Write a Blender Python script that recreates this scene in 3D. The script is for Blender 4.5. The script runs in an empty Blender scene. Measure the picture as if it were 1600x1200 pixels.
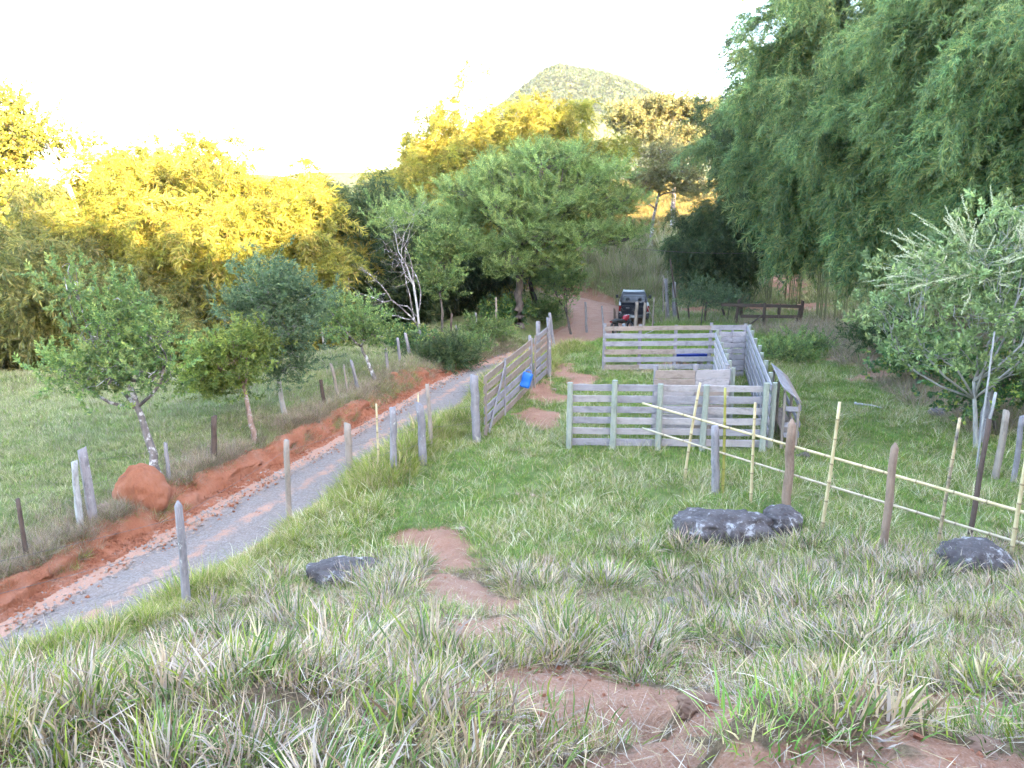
import bpy, math, random
import numpy as np
from mathutils import Matrix, Vector, Euler

SC = bpy.context.scene
COL = SC.collection
rad = math.radians
random.seed(7)
RNG = np.random.default_rng(11)

# ------------------------------------------------------------------ camera, sky, sun, exposure
CAM_H, PITCH, FPX = 5.8, rad(13.1), 1209.0          # eye height above the corral flat, downward pitch, focal length for a 1600 px wide frame
cam_d = bpy.data.cameras.new('camera')
cam = bpy.data.objects.new('camera', cam_d)
COL.objects.link(cam)
cam.location = (0, 0, CAM_H)
cam.rotation_euler = (math.pi/2 - PITCH, 0, 0)
cam_d.sensor_fit = 'HORIZONTAL'
cam_d.sensor_width = 36.0
cam_d.lens = 36.0*FPX/1600.0
cam_d.clip_start = 0.05
cam_d.clip_end = 6000
SC.camera = cam

SUN_EL = rad(15.5)
SDX, SDY = -0.6, 0.8                                 # horizontal direction in which the light travels
world = bpy.data.worlds.new('World')
SC.world = world
world.use_nodes = True
wn = world.node_tree
wn.nodes.clear()
sky = wn.nodes.new('ShaderNodeTexSky')
sky.sky_type = 'NISHITA'
sky.sun_disc = False
sky.sun_elevation = SUN_EL
sky.sun_rotation = math.atan2(-SDX, -SDY)
sky.altitude = 900
sky.air_density = 1.0
sky.dust_density = 2.5
sky.ozone_density = 1.0
bg = wn.nodes.new('ShaderNodeBackground')
bg.inputs['Strength'].default_value = 0.15
wo = wn.nodes.new('ShaderNodeOutputWorld')
wn.links.new(sky.outputs[0], bg.inputs[0])
wn.links.new(bg.outputs[0], wo.inputs[0])

sun_d = bpy.data.lights.new('sun', 'SUN')
sun_d.energy = 2.5
sun_d.angle = rad(0.53)
sun_d.color = (1.0, 0.80, 0.52)
sun = bpy.data.objects.new('sun', sun_d)
COL.objects.link(sun)
sun.rotation_euler = Vector((SDX*math.cos(SUN_EL), SDY*math.cos(SUN_EL), -math.sin(SUN_EL))).to_track_quat('-Z', 'Y').to_euler()

SC.view_settings.view_transform = 'Standard'
SC.view_settings.look = 'None'
SC.view_settings.gamma = 1.0
SC.view_settings.use_curve_mapping = False
SC.view_settings.exposure = 4.35
SC.view_settings.use_white_balance = True                # the phone balanced for the shade
SC.view_settings.white_balance_temperature = 7100
SC.view_settings.white_balance_tint = 13
cy = SC.cycles
cy.use_denoising = True
cy.max_bounces = 4
cy.diffuse_bounces = 2
cy.glossy_bounces = 2
cy.transmission_bounces = 4
cy.transparent_max_bounces = 6
cy.volume_bounces = 0
cy.volume_step_rate = 4
cy.caustics_reflective = False
cy.caustics_refractive = False
cy.use_adaptive_sampling = True
cy.adaptive_threshold = 0.025
cy.debug_use_spatial_splits = True

# ------------------------------------------------------------------ noise
def _hash(ix, iy, iz, s):
    n = (ix.astype(np.int64)*374761393 + iy.astype(np.int64)*668265263 + iz.astype(np.int64)*2147483647 + s*974634599) & 0x7fffffff
    n = ((n ^ (n >> 13))*1274126177) & 0x7fffffff
    n = (n ^ (n >> 16)) & 0x7fffffff
    return n/float(0x7fffffff)

def vnoise(x, y, z=None, s=0):
    x = np.asarray(x, float); y = np.asarray(y, float)
    z = np.zeros_like(x) if z is None else np.asarray(z, float)
    ix, iy, iz = np.floor(x), np.floor(y), np.floor(z)
    fx, fy, fz = x-ix, y-iy, z-iz
    fx = fx*fx*(3-2*fx); fy = fy*fy*(3-2*fy); fz = fz*fz*(3-2*fz)
    r = 0
    for a in (0, 1):
        for b in (0, 1):
            for c in (0, 1):
                w = (fx if a else 1-fx)*(fy if b else 1-fy)*(fz if c else 1-fz)
                r = r + w*_hash(ix+a, iy+b, iz+c, s)
    return r*2-1

def fbm(x, y, z=None, s=0, o=4):
    r, a, f = 0, 1.0, 1.0
    for i in range(o):
        r = r + a*vnoise(np.asarray(x)*f, np.asarray(y)*f, None if z is None else np.asarray(z)*f, s+i*17)
        a *= .5; f *= 2.03
    return r

def sstep(a, b, x):
    t = np.clip((np.asarray(x, float)-a)/(b-a), 0, 1)
    return t*t*(3-2*t)

# ------------------------------------------------------------------ the lie of the land
SOIL = []
_ry = np.array([-60, -20, 0, 6, 10, 13, 16.4, 19.5, 23, 27.7, 32, 36, 40, 43.5, 48, 52, 56, 60, 66, 90], float)
_rx = np.array([-34, -17.5, -10.6, -8.5, -7.05, -6.1, -5.0, -3.95, -2.95, -1.65, .6, 2.5, 4.2, 5.6, 5.9, 5.0, 2.9, -.6, -7, -34], float)
_yy = np.linspace(-60, 90, 1501)
_xx = np.interp(_yy, _ry, _rx)
_k = np.ones(41)/41
_xx = np.convolve(np.pad(_xx, 20, 'edge'), _k, 'valid')
def road_x(y): return np.interp(y, _yy, _xx)
def road_sl(y): return (road_x(np.asarray(y)+.3)-road_x(np.asarray(y)-.3))/.6
def road_z(y): return np.interp(y, [-60, -20, 8, 12, 20, 28, 36, 44, 50, 60, 74, 90], [4, -.6, -.48, -.45, -.38, -.35, -.65, -.95, -.85, -.6, .6, 4])
def road_hw(y): return np.interp(y, [-60, 16, 22, 28, 36, 41, 47, 55, 90], [1.3, 1.3, 1.2, 1.1, 1.1, 1.9, 2.1, 1.6, 1.4])
def road_d(x, y):
    sl = road_sl(y)
    return (x-road_x(y))/np.sqrt(1+sl*sl)

def back_z(x, y):
    z = np.interp(y, [30, 36, 44, 50, 53, 60, 75, 90, 120, 250, 300, 420, 700, 3000], [0, -.4, -.75, -.35, .4, 2.7, 5.0, 8.0, 10.5, 14, 18.5, 30, 36, 40])
    w = sstep(60, 180, y)
    z = z - sstep(60, 140, y)*sstep(-30, -75, x)*(z-4)*.8 - sstep(200, 400, y)*sstep(-60, -120, x)*8
    return z + w*fbm(x/60., y/60., s=3)*2.2

def hill_near(yp):
    return np.interp(yp, [-2, 0, 2.2, 3.8, 6.5, 9, 11.2, 12.4, 13.6], [4.6, 4.35, 3.98, 3.1, 1.86, .86, .22, .04, 0])

def soil_core(x, y):
    """the worn spots of the near bank, sunk a little into the turf"""
    m = np.zeros_like(x)
    i = np.nonzero((y > 1) & (y < 14) & (np.abs(x) < 9))
    if not SOIL or len(i[0]) == 0 and np.ndim(x): return m
    xx, yy_ = x[i], y[i]
    n = .4*fbm(xx*1.6, yy_*1.6, s=61, o=3); r = np.zeros_like(xx)
    for (cx, cyy, rx, ry, a) in SOIL:
        if cyy < 13: r = np.maximum(r, sstep(1.2, .8, np.hypot((xx-cx)/rx, (yy_-cyy)/ry)+n))
    m[i] = r
    return m

def height(x, y):
    shp = np.shape(x)
    x = np.atleast_1d(np.asarray(x, float)); y = np.atleast_1d(np.asarray(y, float))
    d = road_d(x, y)
    hw = road_hw(y)
    # right of the road: corral flat, bank under the camera, slope behind the truck
    zr = back_z(x, y)
    zr = zr + sstep(11, 17, x)*.7*sstep(45, 30, y) + sstep(14, 40, x)*4*sstep(16, 40, y)*sstep(80, 45, y)
    yp = y + .36*np.maximum(0, -x-1.0) - .05*np.maximum(0, x-2) + .35*fbm(x/2.2, y/2.2, s=9, o=2)*sstep(14, 8, y)
    zr = zr + hill_near(yp)
    # left of the road: level pasture that drops to the stream under the bamboo
    ye = np.interp(x, [-60, -17, -10.6, -7.1, -5.6, -3.3, 0, 3], [23, 25.2, 26, 28.5, 33, 38, 46, 56])
    zl = .10 + .10*fbm(x/6, y/6, s=5, o=2) + .12*sstep(12, 20, y) - 2.0*sstep(0, 6, y-ye)
    zl = zl - .20*sstep(-4.0, -1.2, d)*sstep(30, 24, y)
    zl = zl + sstep(50, 90, y)*(back_z(x, y)+2.0)
    # unseen ridge behind the camera, crest shaped to keep evening sun off the flat
    s_ = x*SDX + y*SDY
    p_ = x*(-SDY)*-1 + y*(-SDX)
    R = np.interp(p_, [-60, -30, -8, 2.5, 8.5, 13, 17, 23, 29, 36, 48, 58, 75, 110], [22, 23, 23.5, 23.6, 18.6, 21.0, 27.5, 27.5, 27.0, 32.5, 27, 27.5, 26, 22]) + .7*fbm(p_/3., s_/14., s=21, o=3)
    ridge = (R-4.4)*sstep(2, 31, -s_)
    zr = zr + ridge
    zl = zl + ridge + 4.2*sstep(2, -16, y)
    e1 = .10*fbm(x*1.7, y*1.7, s=31, o=3)
    t = sstep(-.3, .3, d)
    z = zl*(1-t) + zr*t
    soft = sstep(27, 31, y)
    wl = .55 + 1.6*soft + .25*fbm(x*.7, y*.7, s=33, o=2)                               # the red cut on the pasture side is steep
    cl = sstep(hw+wl+e1, hw-.02+e1, -d)
    cr = sstep(hw+.9, hw-.1, d)
    c = np.where(d < 0, cl, cr)*sstep(-26, -14, y)
    zroad = road_z(y)-.07
    z = z*(1-c) + zroad*c
    # small unevenness
    dist = np.sqrt(x*x+y*y)
    z = z + (1-c)*(.05*fbm(x/1.3, y/1.3, s=41, o=3) + .018*fbm(x*2.6, y*2.6, s=43, o=2))*sstep(200, 60, dist)
    z = z + sstep(12.5, 10, y)*sstep(0, 1.2, d-hw)*.11*fbm(x/1.15, y/1.15, s=55, o=2)
    z = z + sstep(14, 9, y)*(.030*(.5-np.abs(fbm(x*3.1, y*3.1, s=51, o=4)))+.012*fbm(x*11, y*11, s=52, o=2))
    sm_ = soil_core(x, y)
    z = z - .05*sm_ + .045*sm_*(.35-np.abs(fbm(x*4.2, y*4.2, s=53, o=4)))
    # eroded hollow in the red earth right under the camera
    z = z - .20*sstep(1.0, .7, np.hypot((x-.42)/.5, (y-2.7)/.8)+.18*fbm(x*2.2, y*2.2, s=47, o=3))
    z = z - .06*sstep(1.0, .5, np.hypot((x-1.6)/.35, (y-2.6)/.35)+.2*fbm(x*2.2, y*2.2, s=48, o=3))
    return z.reshape(shp)

def ray(px, py):
    u, v = (px-800)/FPX, (py-600)/FPX
    return np.array([u, math.cos(PITCH)-v*math.sin(PITCH), -math.sin(PITCH)-v*math.cos(PITCH)])

def hit(px, py):
    """where a line of sight meets the ground"""
    D = ray(px, py)
    t = np.concatenate([np.arange(1.2, 20, .02), np.arange(20, 120, .05)])
    x, y, z = D[0]*t, D[1]*t, CAM_H+D[2]*t
    b = np.nonzero(z < height(x, y))[0]
    i = b[0] if len(b) else len(t)-1
    return np.array([x[i], y[i], float(height(x[i], y[i]))])

def at(px, py, dep):
    """the point on a line of sight at forward distance dep"""
    D = ray(px, py)
    t = dep/D[1]
    return np.array([D[0]*t, dep, CAM_H+D[2]*t])

def gz(x, y): return float(height(x, y))
def G(x, y, dz=0): return np.array([x, y, gz(x, y)+dz])

def in_view(x, y, z, m=1.18):
    dx, dy, dz = x, y, z-CAM_H
    f = dy*math.cos(PITCH)-dz*math.sin(PITCH)
    up = dy*math.sin(PITCH)+dz*math.cos(PITCH)
    return (f > .6) & (np.abs(dx) < m*f*800/FPX+.4) & (-up < m*f*600/FPX+.4)

# bare red earth: image spots turned into ground ellipses (centre, half sizes in metres)
_spots = []
def soil_spot(px, py, rx, ry, a=1.0):
    h = hit(px, py); _spots.append((h[0], h[1], rx, ry, a))
for s in [(700, 862, .5, .85), (712, 880, .5, .6), (722, 905, .55, .6), (735, 922, .5, .6), (752, 945, .48, .6), (770, 970, .45, .6), (650, 838, .5, .4, .8), (690, 835, .4, .5, .7), (905, 1060, .36, .42), (965, 1115, .55, .45), (1080, 1140, .36, .3), (960, 1185, .55, .25), (1110, 1020, .3, .25, .9), (775, 985, .3, .45), (742, 930, .42, .6),
          (1310, 1170, .2, .14), (1470, 1110, .3, .22), (1530, 1165, .4, .2), (1420, 1190, .36, .13), (1265, 990, .2, .25, .9), (900, 1245, .3, .45), (1000, 1250, .36, .5), (1100, 1240, .3, .4), (1480, 1245, .3, .35), (1590, 1240, .35, .35), (1560, 1130, .3, .22, .9), (1060, 1060, .2, .16, .8),
          (840, 650, .5, 1.1, .9), (845, 610, .5, 1.3, .85), (880, 580, .7, 1.2, .85), (865, 625, .5, .8, .9), (905, 590, .7, .8, .75), (1000, 578, 1.0, .6, .6), (1060, 570, .8, .6, .6), 
          (1100, 485, 1.6, .8, .95), (1190, 480, 2.0, 1.2, .95), (1230, 440, 1.2, 2.6, .8), (1260, 480, 1.4, 1.0, .9), (1340, 560, 1.4, .8, .7), (1390, 585, 1.6, .7, .7), (60, 890, .6, .3, .7), (250, 860, .4, .3, .5)]:
    soil_spot(*s)
SOIL.extend(_spots)

def soil_mask(x, y):
    m = np.zeros_like(np.asarray(x, float))
    n = .35*fbm(np.asarray(x)*1.6, np.asarray(y)*1.6, s=61, o=3)
    for (cx, cyy, rx, ry, a) in SOIL:
        q = np.hypot((x-cx)/rx, (y-cyy)/ry)
        m = np.maximum(m, a*sstep(1.35, .65, q+1.3*n))
    d = road_d(x, y); hw = road_hw(y)
    m = np.maximum(m, sstep(hw+.55, hw+.1, d)*sstep(-hw-.55, -hw-.2, d)*sstep(-30, -10, y))
    return np.clip(m, 0, 1)

# ------------------------------------------------------------------ mesh and object helpers
W = {}
def link(o, parent=None, w=None):
    COL.objects.link(o)
    w = w or Matrix.Identity(4)
    W[o.name] = w
    if parent is not None:
        o.parent = parent
        o.matrix_basis = W[parent.name].inverted() @ w
    else:
        o.matrix_basis = w
    return o

def props(o, label=None, cat=None, group=None, kind=None):
    if label: o['label'] = label
    if cat: o['category'] = cat
    if group: o['group'] = group
    if kind: o['kind'] = kind
    return o

def thing(name, label, cat, loc, rz=0, group=None):
    o = bpy.data.objects.new(name, None)
    o.empty_display_size = .2
    link(o, None, Matrix.Translation(Vector(loc)) @ Matrix.Rotation(rz, 4, 'Z'))
    return props(o, label, cat, group)

def fast_mesh(name, V, Q=None, T=None, mats=(), smooth=True, cols=None, qm=None, tm=None):
    me = bpy.data.meshes.new(name)
    V = np.asarray(V, np.float32)
    Q = np.zeros((0, 4), np.int32) if Q is None else np.asarray(Q, np.int32).reshape(-1, 4)
    T = np.zeros((0, 3), np.int32) if T is None else np.asarray(T, np.int32).reshape(-1, 3)
    me.vertices.add(len(V)); me.vertices.foreach_set('co', V.ravel())
    nl = 4*len(Q)+3*len(T)
    me.loops.add(nl); me.loops.foreach_set('vertex_index', np.concatenate([Q.ravel(), T.ravel()]))
    me.polygons.add(len(Q)+len(T))
    st = np.concatenate([np.arange(len(Q))*4, 4*len(Q)+np.arange(len(T))*3]).astype(np.int32)
    me.polygons.foreach_set('loop_start', st)
    me.polygons.foreach_set('use_smooth', np.full(len(Q)+len(T), bool(smooth)))
    if qm is not None or tm is not None:
        mi = np.concatenate([np.zeros(len(Q), np.int32) if qm is None else qm, np.zeros(len(T), np.int32) if tm is None else tm]).astype(np.int32)
        me.polygons.foreach_set('material_index', mi)
    for m in (mats if isinstance(mats, (list, tuple)) else [mats]): me.materials.append(m)
    if cols is not None:
        a = me.attributes.new('col', 'FLOAT_COLOR', 'POINT')
        c = np.ones((len(V), 4), np.float32); c[:, :3] = cols
        a.data.foreach_set('color', c.ravel())
    me.update(calc_edges=True)
    return me

def fattr(me, name, v):
    a = me.attributes.new(name, 'FLOAT', 'POINT'); a.data.foreach_set('value', np.asarray(v, np.float32))

class MB:
    """collects tubes, boxes, lofts for one mesh"""
    def __init__(s): s.V = []; s.Q = []; s.T = []; s.n = 0
    def add(s, V, Q=None, T=None):
        V = np.asarray(V, float).reshape(-1, 3)
        if Q is not None and len(Q): s.Q.append(np.asarray(Q, int).reshape(-1, 4)+s.n)
        if T is not None and len(T): s.T.append(np.asarray(T, int).reshape(-1, 3)+s.n)
        s.V.append(V); s.n += len(V)
    def tube(s, pts, radii, n=6, cap=True, ell=None):
        pts = np.asarray(pts, float); m = len(pts)
        radii = np.broadcast_to(np.asarray(radii, float), (m,))
        tg = np.gradient(pts, axis=0); tg /= np.linalg.norm(tg, axis=1)[:, None]+1e-9
        ref = np.array([0, 0, 1.0]) if abs(tg[0][2]) < .9 else np.array([1.0, 0, 0])
        a = np.cross(tg, ref); a /= np.linalg.norm(a, axis=1)[:, None]+1e-9
        b = np.cross(tg, a)
        an = np.arange(n)*2*math.pi/n
        R = radii[:, None] if ell is None else radii[:, None]*np.asarray(ell)[None, :]
        V = pts[:, None, :] + R[..., None]*(np.cos(an)[None, :, None]*a[:, None, :] + np.sin(an)[None, :, None]*b[:, None, :])
        i = np.arange(m-1)[:, None]*n; j = np.arange(n)[None, :]; k = (j+1) % n
        Q = np.stack([i+j, i+k, i+n+k, i+n+j], -1).reshape(-1, 4)
        V = V.reshape(-1, 3); T = []
        if cap:
            V = np.vstack([V, pts[0], pts[-1]])
            for q in range(n):
                T.append((m*n, (q+1) % n, q)); T.append((m*n+1, (m-1)*n+q, (m-1)*n+(q+1) % n))
        s.add(V, Q, T)
    def box(s, c, size, M=None, ch=0.0):
        x, y, z = np.array(size)/2
        V = np.array([[-x, -y, -z], [x, -y, -z], [x, y, -z], [-x, y, -z], [-x, -y, z], [x, -y, z], [x, y, z], [-x, y, z]])
        if M is not None: V = V @ np.asarray(M).T
        s.add(V+np.asarray(c), [(0, 3, 2, 1), (4, 5, 6, 7), (0, 1, 5, 4), (1, 2, 6, 5), (2, 3, 7, 6), (3, 0, 4, 7)])
    def loft(s, rings, cap=True):
        R = np.asarray(rings, float); m, n = R.shape[:2]
        i = np.arange(m-1)[:, None]*n; j = np.arange(n)[None, :]; k = (j+1) % n
        Q = np.stack([i+j, i+k, i+n+k, i+n+j], -1).reshape(-1, 4)
        V = R.reshape(-1, 3); T = []
        if cap:
            V = np.vstack([V, R[0].mean(0), R[-1].mean(0)])
            for q in range(n):
                T.append((m*n, (q+1) % n, q)); T.append((m*n+1, (m-1)*n+q, (m-1)*n+(q+1) % n))
        s.add(V, Q, T)
    def build(s, name, mat, parent=None, world=True, smooth=False, w=None, colv=None):
        V = np.vstack(s.V)
        w0 = w if w is not None else (W[parent.name] if parent is not None else Matrix.Identity(4))
        if world and (parent is not None or w is not None):
            Mi = np.array(w0.inverted()); V = V @ Mi[:3, :3].T + Mi[:3, 3]
        me = fast_mesh(name, V, np.vstack(s.Q) if s.Q else None, np.vstack(s.T) if s.T else None, mat, smooth,
                       cols=None if colv is None else np.broadcast_to(np.asarray(colv), (len(V), 3)))
        return link(bpy.data.objects.new(name, me), parent, w0)

# ------------------------------------------------------------------ materials
def new_mat(name):
    m = bpy.data.materials.new(name); m.use_nodes = True
    nt = m.node_tree; nt.nodes.clear()
    out = nt.nodes.new('ShaderNodeOutputMaterial')
    return m, nt, out
def nd(nt, typ, ins=None, **kw):
    n = nt.nodes.new('ShaderNode'+typ)
    for k, v in kw.items(): setattr(n, k, v)
    for k, v in (ins or {}).items():
        s = n.inputs[k]
        if hasattr(v, 'is_output') or isinstance(v, bpy.types.NodeSocket): nt.links.new(v, s)
        else: s.default_value = v
    return n
def ramp(nt, fac, stops):
    r = nt.nodes.new('ShaderNodeValToRGB')
    while len(r.color_ramp.elements) < len(stops): r.color_ramp.elements.new(.5)
    for e, (p, c) in zip(r.color_ramp.elements, stops):
        e.position = p; e.color = (*c, 1) if len(c) == 3 else c
    nt.links.new(fac, r.inputs[0]); return r.outputs[0]
def noise(nt, vec, scale, detail=4, rough=.6, dist=0):
    n = nd(nt, 'TexNoise', {'Scale': scale, 'Detail': detail, 'Roughness': rough, 'Distortion': dist})
    if vec is not None: nt.links.new(vec, n.inputs['Vector'])
    return n.outputs['Fac']
def mixc(nt, f, a, b, blend='MIX'):
    n = nt.nodes.new('ShaderNodeMix'); n.data_type = 'RGBA'; n.blend_type = blend
    for s, v in ((n.inputs[0], f), (n.inputs[6], a), (n.inputs[7], b)):
        if isinstance(v, bpy.types.NodeSocket): nt.links.new(v, s)
        else: s.default_value = v if not isinstance(v, tuple) or len(v) == 4 else (*v, 1)
    return n.outputs[2]
def mth(nt, op, a, b=0.0, c=0.0, clamp=False):
    n = nt.nodes.new('ShaderNodeMath'); n.operation = op; n.use_clamp = clamp
    for s, v in zip(n.inputs, (a, b, c)):
        if isinstance(v, bpy.types.NodeSocket): nt.links.new(v, s)
        else: s.default_value = v
    return n.outputs[0]
def finish(nt, out, col, rough=.9, bump=None, bs=.3, bd=.02, spec=.3, metal=0.0):
    p = nd(nt, 'BsdfPrincipled', {'Roughness': rough, 'Metallic': metal})
    p.inputs['Specular IOR Level'].default_value = spec
    if isinstance(col, bpy.types.NodeSocket): nt.links.new(col, p.inputs['Base Color'])
    else: p.inputs['Base Color'].default_value = (*col, 1)
    if isinstance(rough, bpy.types.NodeSocket): nt.links.new(rough, p.inputs['Roughness'])
    if bump is not None:
        b = nd(nt, 'Bump', {'Strength': bs, 'Distance': bd, 'Height': bump})
        nt.links.new(b.outputs[0], p.inputs['Normal'])
    nt.links.new(p.outputs[0], out.inputs[0])
    return p

def plain(name, col, rough=.6, metal=0.0, spec=.5, var=.12, scale=14):
    m, nt, out = new_mat(name)
    tc = nd(nt, 'TexCoord').outputs['Object']
    f = noise(nt, tc, scale, 5)
    c = mixc(nt, f, tuple(x*(1-var*2) for x in col), tuple(min(1, x*(1+var*2)) for x in col))
    finish(nt, out, c, rough, metal=metal, spec=spec)
    return m

def leaf_mat(name, transl=.38, var=.5, gloss=.05):
    m, nt, out = new_mat(name)
    a = nd(nt, 'Attribute', attribute_name='col').outputs['Color']
    r = nd(nt, 'ObjectInfo').outputs['Random']
    k = mth(nt, 'MULTIPLY_ADD', r, var, 1-var/2)
    hs = nd(nt, 'HueSaturation', {'Hue': mth(nt, 'MULTIPLY_ADD', mth(nt, 'FRACT', mth(nt, 'MULTIPLY', r, 7.13)), .035, .4825), 'Value': k, 'Color': a}).outputs[0]
    df = nd(nt, 'BsdfDiffuse', {'Color': hs})
    tr = nd(nt, 'BsdfTranslucent', {'Color': hs})
    mx = nd(nt, 'MixShader', {0: transl, 1: df.outputs[0], 2: tr.outputs[0]})
    gl = nd(nt, 'BsdfGlossy', {'Color': (1, 1, 1, 1), 'Roughness': .45})
    m2 = nd(nt, 'MixShader', {0: gloss, 1: mx.outputs[0], 2: gl.outputs[0]})
    nt.links.new(m2.outputs[0], out.inputs[0])
    return m

def soil_cols(nt, P):
    n1 = noise(nt, P, 1.3, 6, .65); n2 = noise(nt, P, 11, 5, .7)
    c = ramp(nt, n1, [(.3, (.27, .125, .075)), (.52, (.36, .185, .12)), (.72, (.43, .26, .185))])
    c = mixc(nt, mth(nt, 'MULTIPLY', n2, .5), c, (.19, .085, .05))
    n3 = noise(nt, P, 60, 4, .75)
    c = mixc(nt, ramp(nt, n3, [(.5, (0, 0, 0)), (.72, (.7, .7, .7))]), c, (.40, .29, .235))
    c = mixc(nt, ramp(nt, n3, [(.28, (.7, .7, .7)), (.45, (0, 0, 0))]), c, (.13, .06, .035))
    return c, n1, n2

def ground_mat():
    m, nt, out = new_mat('ground_earth_and_turf')
    P = nd(nt, 'NewGeometry').outputs['Position']
    sc, n1, n2 = soil_cols(nt, P)
    g1 = noise(nt, P, .35, 5); g2 = noise(nt, P, 7, 5, .7); g3 = noise(nt, P, .06, 4)
    gr = ramp(nt, g2, [(.3, (.07, .11, .03)), (.5, (.12, .16, .05)), (.7, (.22, .21, .09))])
    gr = mixc(nt, ramp(nt, g1, [(.4, (0, 0, 0)), (.65, (1, 1, 1))]), gr, (.17, .17, .075))
    far = mixc(nt, ramp(nt, g3, [(.42, (0, 0, 0)), (.6, (1, 1, 1))]), (.075, .085, .03), (.13, .12, .05))
    th = nd(nt, 'Attribute', attribute_name='thatch').outputs['Fac']
    tcol = ramp(nt, noise(nt, P, 26, 6, .8), [(.3, (.05, .03, .02)), (.5, (.14, .085, .055)), (.68, (.25, .175, .11))])
    gr = mixc(nt, th, gr, tcol)
    ff = nd(nt, 'Attribute', attribute_name='far').outputs['Fac']
    gr = mixc(nt, ff, gr, far)
    sm = nd(nt, 'Attribute', attribute_name='soil').outputs['Fac']
    f = mth(nt, 'ADD', sm, mth(nt, 'MULTIPLY', mth(nt, 'SUBTRACT', n2, .5), .6))
    f = ramp(nt, f, [(.36, (0, 0, 0)), (.56, (1, 1, 1))])
    c = mixc(nt, f, gr, sc)
    bmp = mth(nt, 'ADD', noise(nt, P, 9, 8, .7), mth(nt, 'MULTIPLY', noise(nt, P, 45, 4, .7), .35))
    finish(nt, out, c, .95, bmp, 1.0, .07, .12)
    return m

def road_mat():
    m, nt, out = new_mat('gravel_and_red_dirt')
    P = nd(nt, 'NewGeometry').outputs['Position']
    sc, n1, n2 = soil_cols(nt, P)
    sc = mixc(nt, .35, sc, (.44, .27, .2))
    u = nd(nt, 'Attribute', attribute_name='u').outputs['Fac']
    gv = nd(nt, 'Attribute', attribute_name='gravel').outputs['Fac']
    vo = nd(nt, 'TexVoronoi', {'Scale': 34.0}); nt.links.new(P, vo.inputs['Vector'])
    gcol = ramp(nt, nd(nt, 'SeparateColor', {0: vo.outputs['Color']}).outputs[0], [(.0, (.125, .108, .098)), (.5, (.175, .154, .14)), (1, (.235, .21, .19))])
    gcol = mixc(nt, mth(nt, 'MULTIPLY', noise(nt, P, 2.5, 4), .6), gcol, (.27, .185, .145))
    f = mth(nt, 'ADD', gv, mth(nt, 'MULTIPLY', mth(nt, 'SUBTRACT', noise(nt, P, 3.2, 6, .7), .5), 1.3))
    f = ramp(nt, f, [(.4, (0, 0, 0)), (.62, (1, 1, 1))])
    c = mixc(nt, f, sc, gcol)
    bmp = mth(nt, 'ADD', mth(nt, 'MULTIPLY', vo.outputs['Distance'], -.8), noise(nt, P, 7, 6, .7))
    finish(nt, out, c, .95, bmp, .7, .03, .15)
    return m

def bank_mat():
    m, nt, out = new_mat('cut_red_earth')
    P = nd(nt, 'NewGeometry').outputs['Position']
    mp = nd(nt, 'Mapping', {'Scale': (1, 1, .35)}); nt.links.new(P, mp.inputs[0])
    n1 = noise(nt, mp.outputs[0], 2.2, 6, .65); n2 = noise(nt, mp.outputs[0], 16, 6, .7)
    c = ramp(nt, n1, [(.3, (.27, .09, .05)), (.48, (.37, .14, .078)), (.6, (.41, .175, .11)), (.75, (.44, .24, .165))])
    c = mixc(nt, mth(nt, 'MULTIPLY', n2, .5), c, (.17, .06, .03))
    finish(nt, out, c, .95, mth(nt, 'ADD', n1, mth(nt, 'MULTIPLY', n2, .7)), 1.0, .12, .1)
    return m

def wood_mat(name, a, b, dark, grain=30.0, lichen=None):
    m, nt, out = new_mat(name)
    tc = nd(nt, 'TexCoord').outputs['Object']
    r = nd(nt, 'ObjectInfo').outputs['Random']
    off = nd(nt, 'CombineXYZ', {0: mth(nt, 'MULTIPLY', r, 37.0), 1: mth(nt, 'MULTIPLY', r, 91.0), 2: 0.0})
    v = nd(nt, 'VectorMath', {0: tc, 1: off.outputs[0]}, operation='ADD').outputs[0]
    mp = nd(nt, 'Mapping', {'Scale': (1.0, grain, grain)}); nt.links.new(v, mp.inputs[0])
    g = noise(nt, mp.outputs[0], 4.0, 5, .7, .5)
    big = noise(nt, v, 1.6, 4)
    c = mixc(nt, ramp(nt, g, [(.32, (0, 0, 0)), (.66, (1, 1, 1))]), a, b)
    c = mixc(nt, ramp(nt, g, [(.24, (1, 1, 1)), (.38, (0, 0, 0))]), c, dark)
    mp2 = nd(nt, 'Mapping', {'Scale': (1.0, 2.2, 2.2)}); nt.links.new(v, mp2.inputs[0])
    st = noise(nt, mp2.outputs[0], 3.0, 6, .75)
    c = mixc(nt, ramp(nt, st, [(.5, (0, 0, 0)), (.68, (.75, .75, .75))]), c, tuple(x*.5 for x in a))
    c = mixc(nt, ramp(nt, st, [(.30, (.6, .6, .6)), (.42, (0, 0, 0))]), c, tuple(min(1, x*1.3) for x in b))
    c = mixc(nt, ramp(nt, big, [(.5, (0, 0, 0)), (.75, (.6, .6, .6))]), c, tuple(x*.62 for x in a))
    c = mixc(nt, mth(nt, 'MULTIPLY', mth(nt, 'FRACT', mth(nt, 'MULTIPLY', r, 5.7)), .45), c, tuple(x*.7 for x in b))
    if lichen:
        l = ramp(nt, noise(nt, v, 9, 5, .7), [(.60, (0, 0, 0)), (.68, (1, 1, 1))])
        c = mixc(nt, mth(nt, 'MULTIPLY', l, .8), c, lichen)
    finish(nt, out, c, .9, g, .35, .004, .15)
    return m

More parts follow.
